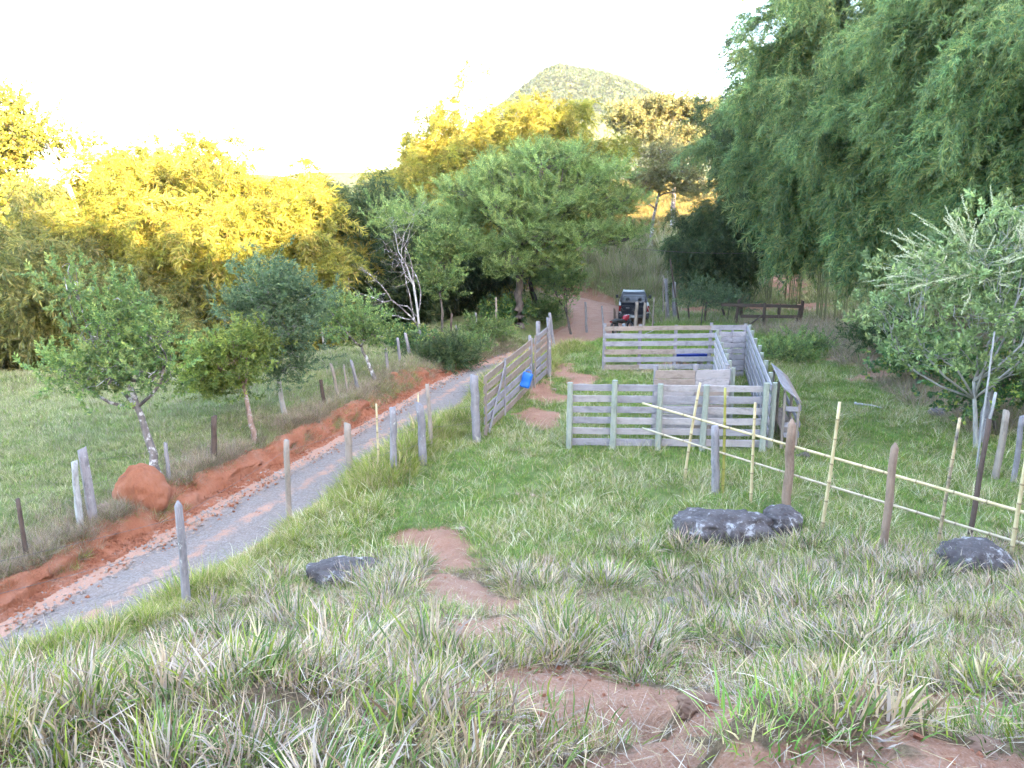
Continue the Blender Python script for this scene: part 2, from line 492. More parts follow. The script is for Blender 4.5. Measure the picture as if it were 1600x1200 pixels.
def rock_mat(name, base, light, lich):
    m, nt, out = new_mat(name)
    tc = nd(nt, 'TexCoord').outputs['Object']
    n1 = noise(nt, tc, 2.5, 7, .65); n2 = noise(nt, tc, 12, 6, .7)
    c = ramp(nt, n1, [(.35, base), (.7, light)])
    c = mixc(nt, mth(nt, 'MULTIPLY', n2, .5), c, tuple(x*.45 for x in base))
    vo = nd(nt, 'TexVoronoi', {'Scale': 7.0}); nt.links.new(mixc(nt, .12, tc, nd(nt, 'TexNoise', {'Scale': 6.0, 'Vector': tc}).outputs['Color']), vo.inputs['Vector'])
    l = ramp(nt, mth(nt, 'ADD', mth(nt, 'MULTIPLY', vo.outputs['Distance'], 1.0), mth(nt, 'MULTIPLY', noise(nt, tc, 3, 4), -.55)), [(.0, (.0, .0, .0)), (.07, (0, 0, 0))])
    l = ramp(nt, noise(nt, tc, 3.2, 6, .75, .6), [(.56, (0, 0, 0)), (.62, (1, 1, 1))])
    l2 = ramp(nt, noise(nt, tc, 20, 6, .75), [(.57, (0, 0, 0)), (.66, (1, 1, 1))])
    c = mixc(nt, mth(nt, 'MULTIPLY', l, .85), c, lich)
    c = mixc(nt, mth(nt, 'MULTIPLY', l2, .5), c, tuple(x*.8 for x in lich))
    finish(nt, out, c, .92, mth(nt, 'ADD', n1, mth(nt, 'MULTIPLY', n2, .5)), .8, .05, .2)
    return m

def bark_mat(name, a, b, scale=8, patch=None):
    m, nt, out = new_mat(name)
    tc = nd(nt, 'TexCoord').outputs['Object']
    mp = nd(nt, 'Mapping', {'Scale': (1, 1, .3)}); nt.links.new(tc, mp.inputs[0])
    n1 = noise(nt, mp.outputs[0], scale, 6, .7)
    c = ramp(nt, n1, [(.35, a), (.65, b)])
    if patch:
        p = ramp(nt, noise(nt, tc, 5, 5, .7), [(.52, (0, 0, 0)), (.6, (1, 1, 1))])
        c = mixc(nt, p, c, patch)
    finish(nt, out, c, .95, n1, .8, .03, .1)
    return m

def bamboo_mat(name, a, b, node):
    m, nt, out = new_mat(name)
    at_ = nd(nt, 'Attribute', attribute_name='node').outputs['Fac']
    tc = nd(nt, 'TexCoord').outputs['Object']
    n = noise(nt, tc, 5, 5, .7)
    c = ramp(nt, n, [(.35, a), (.65, b)])
    c = mixc(nt, ramp(nt, noise(nt, tc, 13, 5, .8), [(.6, (0, 0, 0)), (.72, (.8, .8, .8))]), c, tuple(x*.5 for x in a))
    c = mixc(nt, mth(nt, 'MULTIPLY', at_, .8), c, node)
    finish(nt, out, c, .6, n, .2, .01, .35)
    return m

M = {}
M['ground'] = ground_mat(); M['road'] = road_mat(); M['bank'] = bank_mat()
M['leaf'] = leaf_mat('living_leaf', .38, .5, .025); M['blade'] = leaf_mat('grass_blade', .16, .6, .012); M['bambooleaf'] = leaf_mat('bamboo_leaf', .42, .5, .02)
M['board'] = wood_mat('weathered_board', (.215, .195, .205), (.315, .29, .30), (.07, .06, .06), 36)
M['board_pale'] = wood_mat('pale_weathered_board', (.28, .245, .235), (.37, .33, .32), (.11, .09, .08), 36)
M['board_warm'] = wood_mat('brownish_board', (.22, .165, .13), (.31, .245, .205), (.08, .06, .045), 36)
M['post_green'] = wood_mat('greenish_treated_post', (.215, .235, .185), (.31, .32, .265), (.10, .10, .08), 26)
M['post_grey'] = wood_mat('grey_split_post', (.17, .155, .16), (.28, .255, .26), (.05, .045, .045), 30, (.4, .41, .38))
M['post_brown'] = wood_mat('brown_split_post', (.19, .12, .085), (.29, .205, .155), (.075, .045, .03), 30)
M['post_tan'] = wood_mat('tan_split_post', (.22, .175, .14), (.32, .265, .22), (.09, .07, .05), 30)
M['post_dark'] = wood_mat('dark_rail_wood', (.065, .045, .036), (.12, .085, .07), (.025, .02, .016), 30)
M['post_birch'] = wood_mat('white_barked_post', (.26, .25, .24), (.36, .35, .335), (.03, .025, .025), 5)
M['bamboo'] = bamboo_mat('dry_bamboo', (.38, .29, .15), (.50, .41, .24), (.10, .065, .035))
M['bamboo_green'] = bamboo_mat('olive_bamboo', (.21, .19, .04), (.30, .27, .07), (.09, .08, .03))
M['bamboo_pale'] = bamboo_mat('pale_split_bamboo', (.31, .25, .16), (.42, .35, .24), (.12, .08, .05))
M['bamboo_dark'] = bamboo_mat('scorched_bamboo', (.12, .10, .08), (.48, .36, .2), (.06, .05, .04))
M['culm'] = bamboo_mat('living_culm', (.13, .15, .06), (.22, .22, .10), (.2, .18, .12))
M['rock'] = rock_mat('dark_lichened_rock', (.06, .05, .05), (.13, .11, .107), (.30, .285, .275))
M['rock_pink'] = rock_mat('grey_pink_stone', (.13, .105, .105), (.22, .185, .18), (.26, .245, .24))
M['stone'] = plain('pale_stone', (.27, .195, .15), .95, spec=.1, scale=5)
M['gravelstone'] = plain('gravel_stone', (.25, .205, .18), .95, spec=.1, scale=5)
M['stone_brown'] = plain('brown_stone', (.17, .10, .07), .95, spec=.1, scale=5)
M['termite'] = bank_mat(); M['termite'].name = 'termite_earth'
M['bark'] = bark_mat('dark_bark', (.06, .05, .045), (.15, .125, .11), 9)
M['bark_patch'] = bark_mat('lichened_bark', (.10, .085, .08), (.2, .17, .155), 9, (.45, .43, .42))
M['bark_red'] = bark_mat('reddish_bark', (.17, .10, .075), (.3, .21, .17), 9, (.36, .33, .32))
M['bark_white'] = bark_mat('whitish_bark', (.24, .225, .21), (.38, .365, .345), 7)
M['pale_stem'] = bark_mat('pale_green_stem', (.27, .28, .15), (.40, .40, .24), 9)
M['wire'] = plain('rusty_wire', (.16, .13, .12), .6, .6)
M['blue'] = plain('blue_plastic', (.005, .13, .50), .38, spec=.5, var=.15, scale=6)
M['blue_dark'] = plain('dark_blue_plastic', (.004, .03, .26), .35, spec=.5, var=.15, scale=5)
M['paint'] = plain('black_car_paint', (.010, .012, .018), .3, spec=.35, var=.3, scale=3)
M['rubber'] = plain('tyre_rubber', (.018, .018, .02), .85, spec=.2)
M['blackpl'] = plain('black_plastic', (.02, .02, .022), .55)
M['chrome'] = plain('chrome', (.3, .3, .32), .35, 1.0)
M['glass'] = plain('tinted_car_glass', (.03, .04, .05), .1, spec=.5)
M['redlens'] = plain('red_lens', (.2, .012, .012), .25, spec=.6)
M['whitelens'] = plain('clear_lens', (.3, .3, .3), .2, spec=.6)
M['plate'] = plain('grey_plate', (.28, .29, .3), .4)
M['redpaint'] = plain('red_tank_paint', (.28, .012, .025), .25, spec=.6)
M['flower'] = leaf_mat('pale_flower', .25, .25, .02)

# ------------------------------------------------------------------ ground
def axis(segs):
    r = [segs[0][0]]
    for (a, b, s0, s1) in segs:
        p, L = a, b-a
        while p < b-1e-6:
            st = s0+(s1-s0)*(p-a)/L
            p = min(b, p+st); r.append(p)
    return np.array(r)
xs = axis([(-1600, -300, 300, 60), (-300, -60, 40, 6), (-60, -12, 3, .25), (-12, -5, .2, .09), (-5, 6, .06, .06), (6, 14, .1, .25), (14, 60, .3, 3), (60, 300, 6, 40), (300, 1600, 60, 300)])
ys = axis([(-160, -50, 12, 3), (-50, 1.0, 2.5, .3), (1.0, 6, .045, .05), (6, 14, .06, .12), (14, 30, .13, .2), (30, 64, .22, .35), (64, 150, 1, 4), (150, 500, 5, 25), (500, 2600, 30, 300)])
X, Y = np.meshgrid(xs, ys)
Z = height(X, Y)
nx, ny = len(xs), len(ys)
ii = (np.arange(ny-1)[:, None]*nx+np.arange(nx-1)[None, :]).ravel()
gme = fast_mesh('ground', np.stack([X.ravel(), Y.ravel(), Z.ravel()], 1), np.stack([ii, ii+1, ii+nx+1, ii+nx], 1), None, M['ground'])
fattr(gme, 'soil', soil_mask(X.ravel(), Y.ravel()))
fattr(gme, 'thatch', .9*sstep(13.5, 11, Y+.36*np.maximum(0, -X-1)).ravel())
fattr(gme, 'far', sstep(45, 75, np.hypot(X, Y)).ravel())
props(link(bpy.data.objects.new('ground', gme)), kind='structure')

# road: gravel strip that dips under the ground at both edges
ry = np.concatenate([np.arange(-12, 8, .4), np.arange(8, 30, .12), np.arange(30, 60, .25), np.arange(60, 84, .6)])
us = np.linspace(-1.25, 1.25, 27)
RX, RU = np.meshgrid(ry, us, indexing='ij')
sl = road_sl(RX); nrm = np.sqrt(1+sl*sl)
off = RU*road_hw(RX)
rxw = road_x(RX)+off/nrm; ryw = RX-off*sl/nrm
rut = -.035*(np.exp(-((RU-.42)/.17)**2)+np.exp(-((RU+.42)/.17)**2))
rzw = road_z(RX)+rut+.02*fbm(rxw*2, ryw*2, s=71, o=4)-.16*sstep(1.0, 1.25, np.abs(RU))+.02*(1-RU**2)
n0, n1_ = RX.shape
ii = (np.arange(n0-1)[:, None]*n1_+np.arange(n1_-1)[None, :]).ravel()
rme = fast_mesh('dirt_road', np.stack([rxw.ravel(), ryw.ravel(), rzw.ravel()], 1), np.stack([ii, ii+1, ii+n1_+1, ii+n1_], 1)[:, ::-1], None, M['road'])
fattr(rme, 'u', RU.ravel())
gravel = np.clip(1.15*np.exp(-((RU-.55)/.33)**2)+1.1*np.exp(-((RU+.22)/.3)**2), 0, 1)*sstep(34, 29, RX)
fattr(rme, 'gravel', gravel.ravel())
props(link(bpy.data.objects.new('dirt_road', rme)), kind='structure')

# red cut bank between the road and the pasture
by = np.arange(4, 30.5, .07)
bt = np.linspace(0, 1, 15)
BY, BT = np.meshgrid(by, bt, indexing='ij')
hwb = road_hw(BY); slb = road_sl(BY); nb = np.sqrt(1+slb*slb)
jag = .24*fbm(BY*.55, BY*0, s=81, o=5)+.05*fbm(BY*5, BY*0, s=82, o=3)
o0 = hwb-.10; o1 = hwb+.42+jag
prof = BT**.65
offb = -(o0+(o1-o0)*(.55*BT+.45*BT**3)) + .10*fbm(BY*2.2, BT*3, s=83, o=4)*np.sin(np.pi*BT)+.035*np.abs(fbm(BY*7, BT*2, s=84, o=3))
bx = road_x(BY)+offb/nb; byw = BY-offb*slb/nb
ztop = height(road_x(BY)-(o1+.25)/nb, BY+(o1+.25)*slb/nb)+.03
prof = np.clip(prof*(.8+.2*BT)+.10*np.floor(2.9*BT+.8*fbm(BY*.8, BT*2, s=86, o=3))/2.9*np.sin(np.pi*BT), 0, 1)
zb = (road_z(BY)-.06)*(1-prof)+ztop*prof + .06*fbm(BY*3, BT*5, s=85, o=4)*np.sin(np.pi*BT)
offx = np.where(BT > .999, -.25, 0)
bx = bx+offx/nb; zb = np.where(BT > .999, zb-.10, zb)
m0, m1 = BY.shape
ii = (np.arange(m0-1)[:, None]*m1+np.arange(m1-1)[None, :]).ravel()
bme = fast_mesh('cut_bank', np.stack([bx.ravel(), byw.ravel(), zb.ravel()], 1), np.stack([ii, ii+1, ii+m1+1, ii+m1], 1), None, M['bank'])
props(link(bpy.data.objects.new('roadside_earth_bank', bme)), kind='structure')

# mountain
def mtn_h(x, y):
    r = np.hypot(x-33, (y-640)/1.15)
    up = 76*np.exp(-(np.sqrt(r*r+260)/66)**1.4*.9)+14*np.exp(-(np.hypot(x-130, y-640)/70)**2)+20*np.exp(-(np.hypot(x-190, y-760)/80)**2)+10*np.exp(-(np.hypot(x+120, y-700)/90)**2)+20*np.exp(-(np.hypot(x-95, y-610)/60)**2)
    return height(x, y)-2.5+up+fbm(x/25, y/25, s=91, o=4)*np.clip(up*.06, 0, 2.2)
mx_ = np.arange(-220, 340, 4.0); my_ = np.arange(470, 900, 5.0)
MX, MY = np.meshgrid(mx_, my_)
MZ = mtn_h(MX, MY)
k0, k1 = MX.shape
ii = (np.arange(k0-1)[:, None]*k1+np.arange(k1-1)[None, :]).ravel()
mme = fast_mesh('mountain', np.stack([MX.ravel(), MY.ravel(), MZ.ravel()], 1), np.stack([ii, ii+1, ii+k1+1, ii+k1], 1), None, M['ground'])
fattr(mme, 'soil', np.zeros(MX.size)); fattr(mme, 'far', np.ones(MX.size))
props(link(bpy.data.objects.new('mountain', mme)), kind='structure')

# ------------------------------------------------------------------ scattering of leaves and blades (geometry nodes, one object per crown or turf)
PROTO = {}
def proto(name, me):
    PROTO[name] = bpy.data.objects.new(name, me); return PROTO[name]
GROUPS = {}
def scatter_group(keys):
    if keys in GROUPS: return GROUPS[keys]
    ng = bpy.data.node_groups.new('scatter', 'GeometryNodeTree')
    ng.interface.new_socket('Geometry', in_out='INPUT', socket_type='NodeSocketGeometry')
    ng.interface.new_socket('Geometry', in_out='OUTPUT', socket_type='NodeSocketGeometry')
    L = ng.links; N = ng.nodes.new
    gi, go, jn = N('NodeGroupInput'), N('NodeGroupOutput'), N('GeometryNodeJoinGeometry')
    def attr(nm, ty):
        a = N('GeometryNodeInputNamedAttribute'); a.data_type = ty; a.inputs['Name'].default_value = nm
        return a.outputs['Attribute']
    rot, scl, var = attr('rot', 'FLOAT_VECTOR'), attr('scl', 'FLOAT_VECTOR'), attr('var', 'INT')
    e2r = N('FunctionNodeEulerToRotation'); L.new(rot, e2r.inputs[0])
    for i, k in enumerate(keys):
        oi = N('GeometryNodeObjectInfo'); oi.inputs['Object'].default_value = PROTO[k]
        ip = N('GeometryNodeInstanceOnPoints')
        cmp_ = N('FunctionNodeCompare'); cmp_.data_type = 'INT'; cmp_.operation = 'EQUAL'
        ia = [s for s in cmp_.inputs if s.enabled and s.type == 'INT']
        L.new(var, ia[0]); ia[1].default_value = i
        L.new(gi.outputs[0], ip.inputs['Points']); L.new(cmp_.outputs[0], ip.inputs['Selection'])
        L.new(oi.outputs['Geometry'], ip.inputs['Instance'])
        L.new(e2r.outputs[0], ip.inputs['Rotation']); L.new(scl, ip.inputs['Scale'])
        L.new(ip.outputs[0], jn.inputs[0])
    L.new(jn.outputs[0], go.inputs[0])
    GROUPS[keys] = ng
    return ng

def scatter(name, pos, rot, scl, var, keys, parent=None, label=None, cat=None, kind='stuff', loc=None):
    pos = np.asarray(pos, float)
    if len(pos) == 0: return None
    w0 = W[parent.name] if parent is not None else Matrix.Identity(4)
    Mi = np.array(w0.inverted()); pos = pos @ Mi[:3, :3].T+Mi[:3, 3]
    me = bpy.data.meshes.new(name)
    me.vertices.add(len(pos)); me.vertices.foreach_set('co', pos.astype(np.float32).ravel())
    scl = np.asarray(scl, float)
    if scl.ndim == 1: scl = np.repeat(scl[:, None], 3, 1)
    for nm, v in (('rot', rot), ('scl', scl)):
        a = me.attributes.new(nm, 'FLOAT_VECTOR', 'POINT'); a.data.foreach_set('vector', np.asarray(v, np.float32).ravel())
    a = me.attributes.new('var', 'INT', 'POINT'); a.data.foreach_set('value', np.asarray(var, np.int32))
    o = bpy.data.objects.new(name, me)
    md = o.modifiers.new('scatter', 'NODES'); md.node_group = scatter_group(tuple(keys))
    link(o, parent, w0)
    return props(o, label, cat, None, kind)

def dir_rot(d, spin):
    d = d/(np.linalg.norm(d, axis=1)[:, None]+1e-9)
    return np.stack([spin, -np.arcsin(np.clip(d[:, 2], -1, 1)), np.arctan2(d[:, 1], d[:, 0])], 1)

# blades
def tuft(name, n, r, L, wdt, pal, wts, bend=(.2, .9), lean=(.05, .5), seg=3, seed=1, mat='blade', flat=0.0):
    g = np.random.default_rng(seed)
    V, Q, T, C = [], [], [], []
    c0 = 0
    pal = np.array(pal); wts = np.array(wts)/sum(wts)
    for i in range(n):
        a = g.uniform(0, 2*math.pi); rr = r*math.sqrt(g.uniform())
        b = np.array([rr*math.cos(a), rr*math.sin(a), -.02])
        az = a+g.normal(0, .7) if rr > .3*r else g.uniform(0, 2*math.pi)
        ln = g.uniform(*L); w = g.uniform(*wdt); th = g.uniform(*lean); bd = g.uniform(*bend)
        if g.uniform() < flat: th = g.uniform(1.0, 1.45)
        h = np.array([math.cos(az), math.sin(az), 0]); sd = np.array([-math.sin(az), math.cos(az), 0])
        tw = g.normal(0, .6)
        p = b.copy(); col = pal[g.choice(len(pal), p=wts)]*g.uniform(.8, 1.2)
        pts = [p.copy()]; 
        for k in range(seg):
            t2 = th+bd*((k+.5)/seg)**1.4
            p = p+ln/seg*(h*math.sin(t2)+np.array([0, 0, 1])*math.cos(t2)); pts.append(p.copy())
        s2 = sd*math.cos(tw)+h*math.sin(tw)
        for k in range(seg):
            ww = w*(1-.55*(k/seg)**1.5)*(.75 if k == 0 else 1)
            V += [pts[k]-s2*ww/2, pts[k]+s2*ww/2]; C += [col, col]
        V.append(pts[-1]); C.append(col)
        for k in range(seg-1): Q.append((c0+2*k, c0+2*k+1, c0+2*k+3, c0+2*k+2))
        T.append((c0+2*seg-2, c0+2*seg-1, c0+2*seg)); c0 += 2*seg+1
    me = fast_mesh(name, V, Q, T, M[mat], True, np.array(C))
    proto(name, me)

GREEN, LIME, STRAW, GREYS, BROWN, DKG = (.105, .18, .032), (.22, .275, .04), (.42, .32, .18), (.34, .275, .22), (.22, .14, .085), (.05, .11, .03)
COOLG = (.14, .23, .05)
NGREEN, NSTRAW, NGREY = (.085, .135, .035), (.44, .33, .215), (.34, .275, .23)
for i in range(4):
    tuft('blade_tuft%d' % i, 40, .10, (.07, .25), (.007, .0145), [NGREEN, LIME, NSTRAW, NGREY, BROWN], [.20, .14, .30, .26, .10], seed=100+i, flat=.12)
    tuft('straw_tuft%d' % i, 52, .14, (.06, .24), (.004, .0095), [LIME, STRAW, GREYS, BROWN], [.16, .42, .28, .14], seed=120+i, flat=.3)
    tuft('tussock%d' % i, 120, .17, (.12, .33), (.005, .013), [NGREEN, LIME, (.11, .16, .05), NSTRAW, NGREY, BROWN], [.18, .14, .12, .28, .20, .08], (.3, 1.2), (.1, 1.0), seed=105+i, flat=.1)
    tuft('leafy_tuft%d' % i, 22, .07, (.08, .22), (.009, .017), [NGREEN, LIME, (.10, .16, .05), STRAW, GREYS], [.34, .26, .2, .1, .1], (.3, 1.3), (.15, 1.0), seed=110+i, flat=.15)
    tuft('lawn_tuft%d' % i, 60, .17, (.04, .12), (.004, .008), [COOLG, GREEN, LIME, STRAW], [.46, .3, .16, .08], (.2, 1.0), (.1, .8), seg=2, seed=140+i)
    tuft('wisp_tuft%d' % i, 26, .16, (.16, .45), (.0035, .0065), [LIME, STRAW, (.58, .53, .35), GREEN], [.22, .34, .34, .10], (.3, 1.4), (.2, 1.0), seed=160+i)
    tuft('verge_tuft%d' % i, 44, .13, (.22, .55), (.006, .012), [GREEN, LIME, STRAW, (.32, .31, .09)], [.18, .32, .24, .26], (.4, 1.5), (.1, .6), seed=180+i)
    tuft('pasture_tuft%d' % i, 60, .24, (.06, .2), (.005, .011), [(.17, .235, .075), (.24, .275, .10), (.38, .355, .20), GREYS], [.3, .3, .28, .12], (.2, 1.0), (.1, .7), seg=2, seed=200+i)
    tuft('golden_tuft%d' % i, 60, .24, (.06, .2), (.005, .011), [(.22, .16, .05), (.28, .19, .07), (.14, .14, .05)], [.4, .3, .3], (.2, 1.0), (.1, .7), seg=2, seed=215+i)
    tuft('dry_weed%d' % i, 46, .16, (.12, .4), (.004, .008), [(.26, .19, .13), GREYS, (.34, .26, .18), GREEN, STRAW], [.32, .24, .22, .12, .1], (.2, 1.4), (.1, .9), seed=220+i)
    tuft('reed_tuft%d' % i, 50, .3, (.8, 1.9), (.012, .022), [(.36, .29, .18), (.24, .26, .09), GREYS, (.16, .22, .06)], [.36, .26, .18, .2], (.3, 1.2), (.05, .35), seed=240+i)
    tuft('debris%d' % i, 16, .2, (.04, .16), (.002, .0045), [STRAW, GREYS, (.40, .34, .26), BROWN], [.2, .3, .2, .3], (-.2, .2), (1.35, 1.55), seg=2, seed=260+i)

# leaf sprigs (grow along +X)
def sprig(name, n, stem, L, wd, pal, wts, splay, droop=0.0, seed=1, mat='leaf', planar=0.0, fold=.25):
    g = np.random.default_rng(seed)
    pal = np.array(pal); wts = np.array(wts)/sum(wts)
    V, T, C = [], [], []
    c = 0
    for i in range(n):
        t = (i+.6)/n
        b = np.array([stem*t, 0, -droop*stem*t*t])
        roll = g.uniform(0, 2*math.pi) if planar == 0 else (math.pi/2*(1 if i % 2 else -1)+g.normal(0, planar))
        sp = g.uniform(*splay)
        d = np.array([math.cos(sp), math.sin(sp)*math.sin(roll), math.sin(sp)*math.cos(roll)])
        d = d+np.array([0, 0, -droop*g.uniform(.5, 1.4)]); d /= np.linalg.norm(d)
        ln = g.uniform(*L); w = g.uniform(*wd)
        up = np.array([0, 0, 1.0])+g.normal(0, .45, 3)
        s = np.cross(d, up); s /= np.linalg.norm(s)+1e-9
        nrm = np.cross(s, d)
        col = pal[g.choice(len(pal), p=wts)]*g.uniform(.8, 1.2)
        m = b+d*ln*.45
        V += [b, m-s*w/2+nrm*w*fold, m+s*w/2+nrm*w*fold, b+d*ln-nrm*ln*.12*g.uniform(0, 1), b+d*ln*.5]
        T += [(c, c+4, c+1), (c, c+2, c+4), (c+1, c+4, c+3), (c+4, c+2, c+3)]
        C += [col]*5; c += 5
    proto(name, fast_mesh(name, V, None, T, M[mat], False, np.array(C)))

BG1, BG2, BY1, BD = (.11, .195, .075), (.17, .25, .08), (.28, .30, .09), (.06, .12, .055)
for i in range(4):
    sprig('bamboo_sprig%d' % i, 30, .55, (.13, .23), (.018, .030), [BG1, BG2, BY1, BD], [.36, .32, .16, .16], (.3, 1.2), .35, 300+i, 'bambooleaf')
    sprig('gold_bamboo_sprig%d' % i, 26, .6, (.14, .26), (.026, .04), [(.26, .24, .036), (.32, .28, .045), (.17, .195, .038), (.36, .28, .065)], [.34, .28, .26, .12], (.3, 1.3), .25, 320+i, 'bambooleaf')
    sprig('shaded_bamboo_sprig%d' % i, 26, .6, (.14, .26), (.026, .04), [(.16, .17, .045), (.21, .20, .05), (.11, .13, .04), (.26, .22, .07)], [.36, .3, .22, .12], (.3, 1.3), .25, 330+i, 'bambooleaf')  # gold sprig recoloured darker and greener to put shade into the leaves
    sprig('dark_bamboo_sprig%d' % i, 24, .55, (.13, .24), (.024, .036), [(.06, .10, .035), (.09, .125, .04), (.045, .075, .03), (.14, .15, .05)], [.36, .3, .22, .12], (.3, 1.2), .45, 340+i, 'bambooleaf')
    sprig('broad_sprig%d' % i, 26, .28, (.05, .09), (.022, .038), [(.13, .21, .06), (.17, .255, .07), (.25, .31, .08), (.09, .15, .06)], [.4, .3, .16, .14], (.5, 1.3), .1, 360+i)
    sprig('blue_sprig%d' % i, 26, .28, (.05, .085), (.02, .034), [(.10, .155, .07), (.125, .185, .085), (.18, .235, .085), (.065, .115, .055)], [.4, .3, .12, .18], (.5, 1.3), .15, 380+i)
    sprig('feather_sprig%d' % i, 40, .5, (.06, .11), (.018, .032), [(.14, .215, .06), (.19, .265, .07), (.26, .32, .085), (.10, .155, .05)], [.4, .3, .15, .15], (.8, 1.4), .15, 400+i, 'leaf', .35)
    sprig('lime_sprig%d' % i, 18, .28, (.06, .11), (.025, .045), [(.17, .22, .04), (.21, .26, .05), (.12, .18, .04)], [.4, .3, .3], (.5, 1.3), .2, 420+i)
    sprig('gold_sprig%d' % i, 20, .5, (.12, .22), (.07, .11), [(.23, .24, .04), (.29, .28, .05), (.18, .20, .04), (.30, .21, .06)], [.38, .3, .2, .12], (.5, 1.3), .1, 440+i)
    sprig('shrub_sprig%d' % i, 13, .22, (.11, .18), (.045, .065), [(.20, .28, .11), (.26, .34, .13), (.33, .40, .15), (.15, .22, .09)], [.4, .3, .15, .15], (.6, 1.35), .12, 460+i)
    sprig('wispy_sprig%d' % i, 26, .5, (.12, .2), (.045, .075), [(.20, .20, .075), (.27, .23, .09), (.15, .165, .065)], [.4, .3, .3], (.6, 1.4), .2, 480+i)
    sprig('clump%d' % i, 70, .1, (.5, 1.4), (.25, .5), [(.05, .075, .024), (.068, .092, .03), (.038, .06, .02)], [.4, .3, .3], (.2, 3.0), 0, 500+i)
    sprig('vine_sprig%d' % i, 14, .25, (.08, .13), (.06, .09), [(.08, .16, .05), (.13, .22, .05), (.06, .12, .05), (.28, .32, .06)], [.4, .3, .22, .08], (.5, 1.4), .3, 520+i)
    sprig('spike_sprig%d' % i, 60, .42, (.016, .032), (.014, .026), [(.52, .53, .33), (.45, .49, .28), (.60, .58, .42)], [.4, .3, .3], (.8, 1.5), 0, 540+i, 'flower')
K = lambda n: tuple('%s%d' % (n, i) for i in range(4))

# ------------------------------------------------------------------ branches, trees
def euler_mats(r):
    cx, sx, cy_, sy, cz, sz = np.cos(r[:, 0]), np.sin(r[:, 0]), np.cos(r[:, 1]), np.sin(r[:, 1]), np.cos(r[:, 2]), np.sin(r[:, 2])
    m = np.empty((len(r), 3, 3))
    m[:, 0] = np.stack([cz*cy_, cz*sy*sx-sz*cx, cz*sy*cx+sz*sx], 1)
    m[:, 1] = np.stack([sz*cy_, sz*sy*sx+cz*cx, sz*sy*cx-cz*sx], 1)
    m[:, 2] = np.stack([-sy, cy_*sx, cy_*cx], 1)
    return m
def merged(key, src, pos, rot, scl, g, mat):
    V, T, C, n = [], [], [], 0
    Ms = euler_mats(np.asarray(rot))
    for p, m, s in zip(pos, Ms, scl):
        me = PROTO[src[g.integers(len(src))]].data
        nv = len(me.vertices); a = np.empty(nv*3, np.float32); me.vertices.foreach_get('co', a)
        t = np.empty(len(me.polygons)*3, np.int32); me.loops.foreach_get('vertex_index', t)
        c = np.empty(nv*4, np.float32); me.attributes['col'].data.foreach_get('color', c)
        V.append(a.reshape(-1, 3)*s @ m.T+p); T.append(t.reshape(-1, 3)+n); C.append(c.reshape(-1, 4)[:, :3]*g.uniform(.8, 1.2)); n += nv
    proto(key, fast_mesh(key, np.vstack(V), None, np.vstack(T), mat, False, np.vstack(C)))
CL = {}
def cluster_keys(keys, per, spread, up, flat, scale, nvar=5):
    k = (keys[0], per, round(spread, 2), round(up, 2), flat, scale)
    if k in CL: return CL[k]
    out = []
    for v in range(nvar):
        g = np.random.default_rng(900+v)
        m = max(3, int(per*(.75+.5*v/(nvar-1))))
        q = g.normal(0, spread, (m, 3))*[1, 1, flat*.75]
        D = q*.4/spread+g.normal(0, .4, (m, 3))+[0, 0, up+.25]
        key = '%s_cluster_%d_%d' % (keys[0], len(CL), v)
        merged(key, keys, q, dir_rot(D, g.uniform(0, 6.28, m)), g.uniform(*scale, m), g, PROTO[keys[0]].data.materials[0])
        out.append(key)
    CL[k] = tuple(out); return CL[k]
def branch_keys(keys, per, L, droop, sc, nvar=6):
    k = (keys[0], per, round(L, 2), droop, sc)
    if k in CL: return CL[k]
    out = []
    for v in range(nvar):
        g = np.random.default_rng(950+v)
        s = (np.arange(per)+g.uniform(0, 1, per))/per
        q = np.stack([L*s, 0*s, L*(.35*s-droop*s**2)], 1)+g.normal(0, .1, (per, 3))
        d = np.stack([0*s+1, 0*s, .3-1.6*droop*s], 1)+g.normal(0, .4, (per, 3))
        key = '%s_branch_%d_%d' % (keys[0], len(CL), v)
        merged(key, keys, q, dir_rot(d, g.normal(0, .7, per)), g.uniform(*sc, per), g, PROTO[keys[0]].data.materials[0])
        out.append(key)
    CL[k] = tuple(out); return CL[k]

def curve3(a, b, bow, n, g, wob=0.0):
    t = np.linspace(0, 1, n)[:, None]
    p = a*(1-t)+b*t + np.asarray(bow)*(4*t*(1-t))
    if wob:
        w = g.normal(0, wob, (n, 3)); w[0] = 0; w[-1] = 0
        p = p+w*np.linspace(0, 1, n)[:, None]
    return p

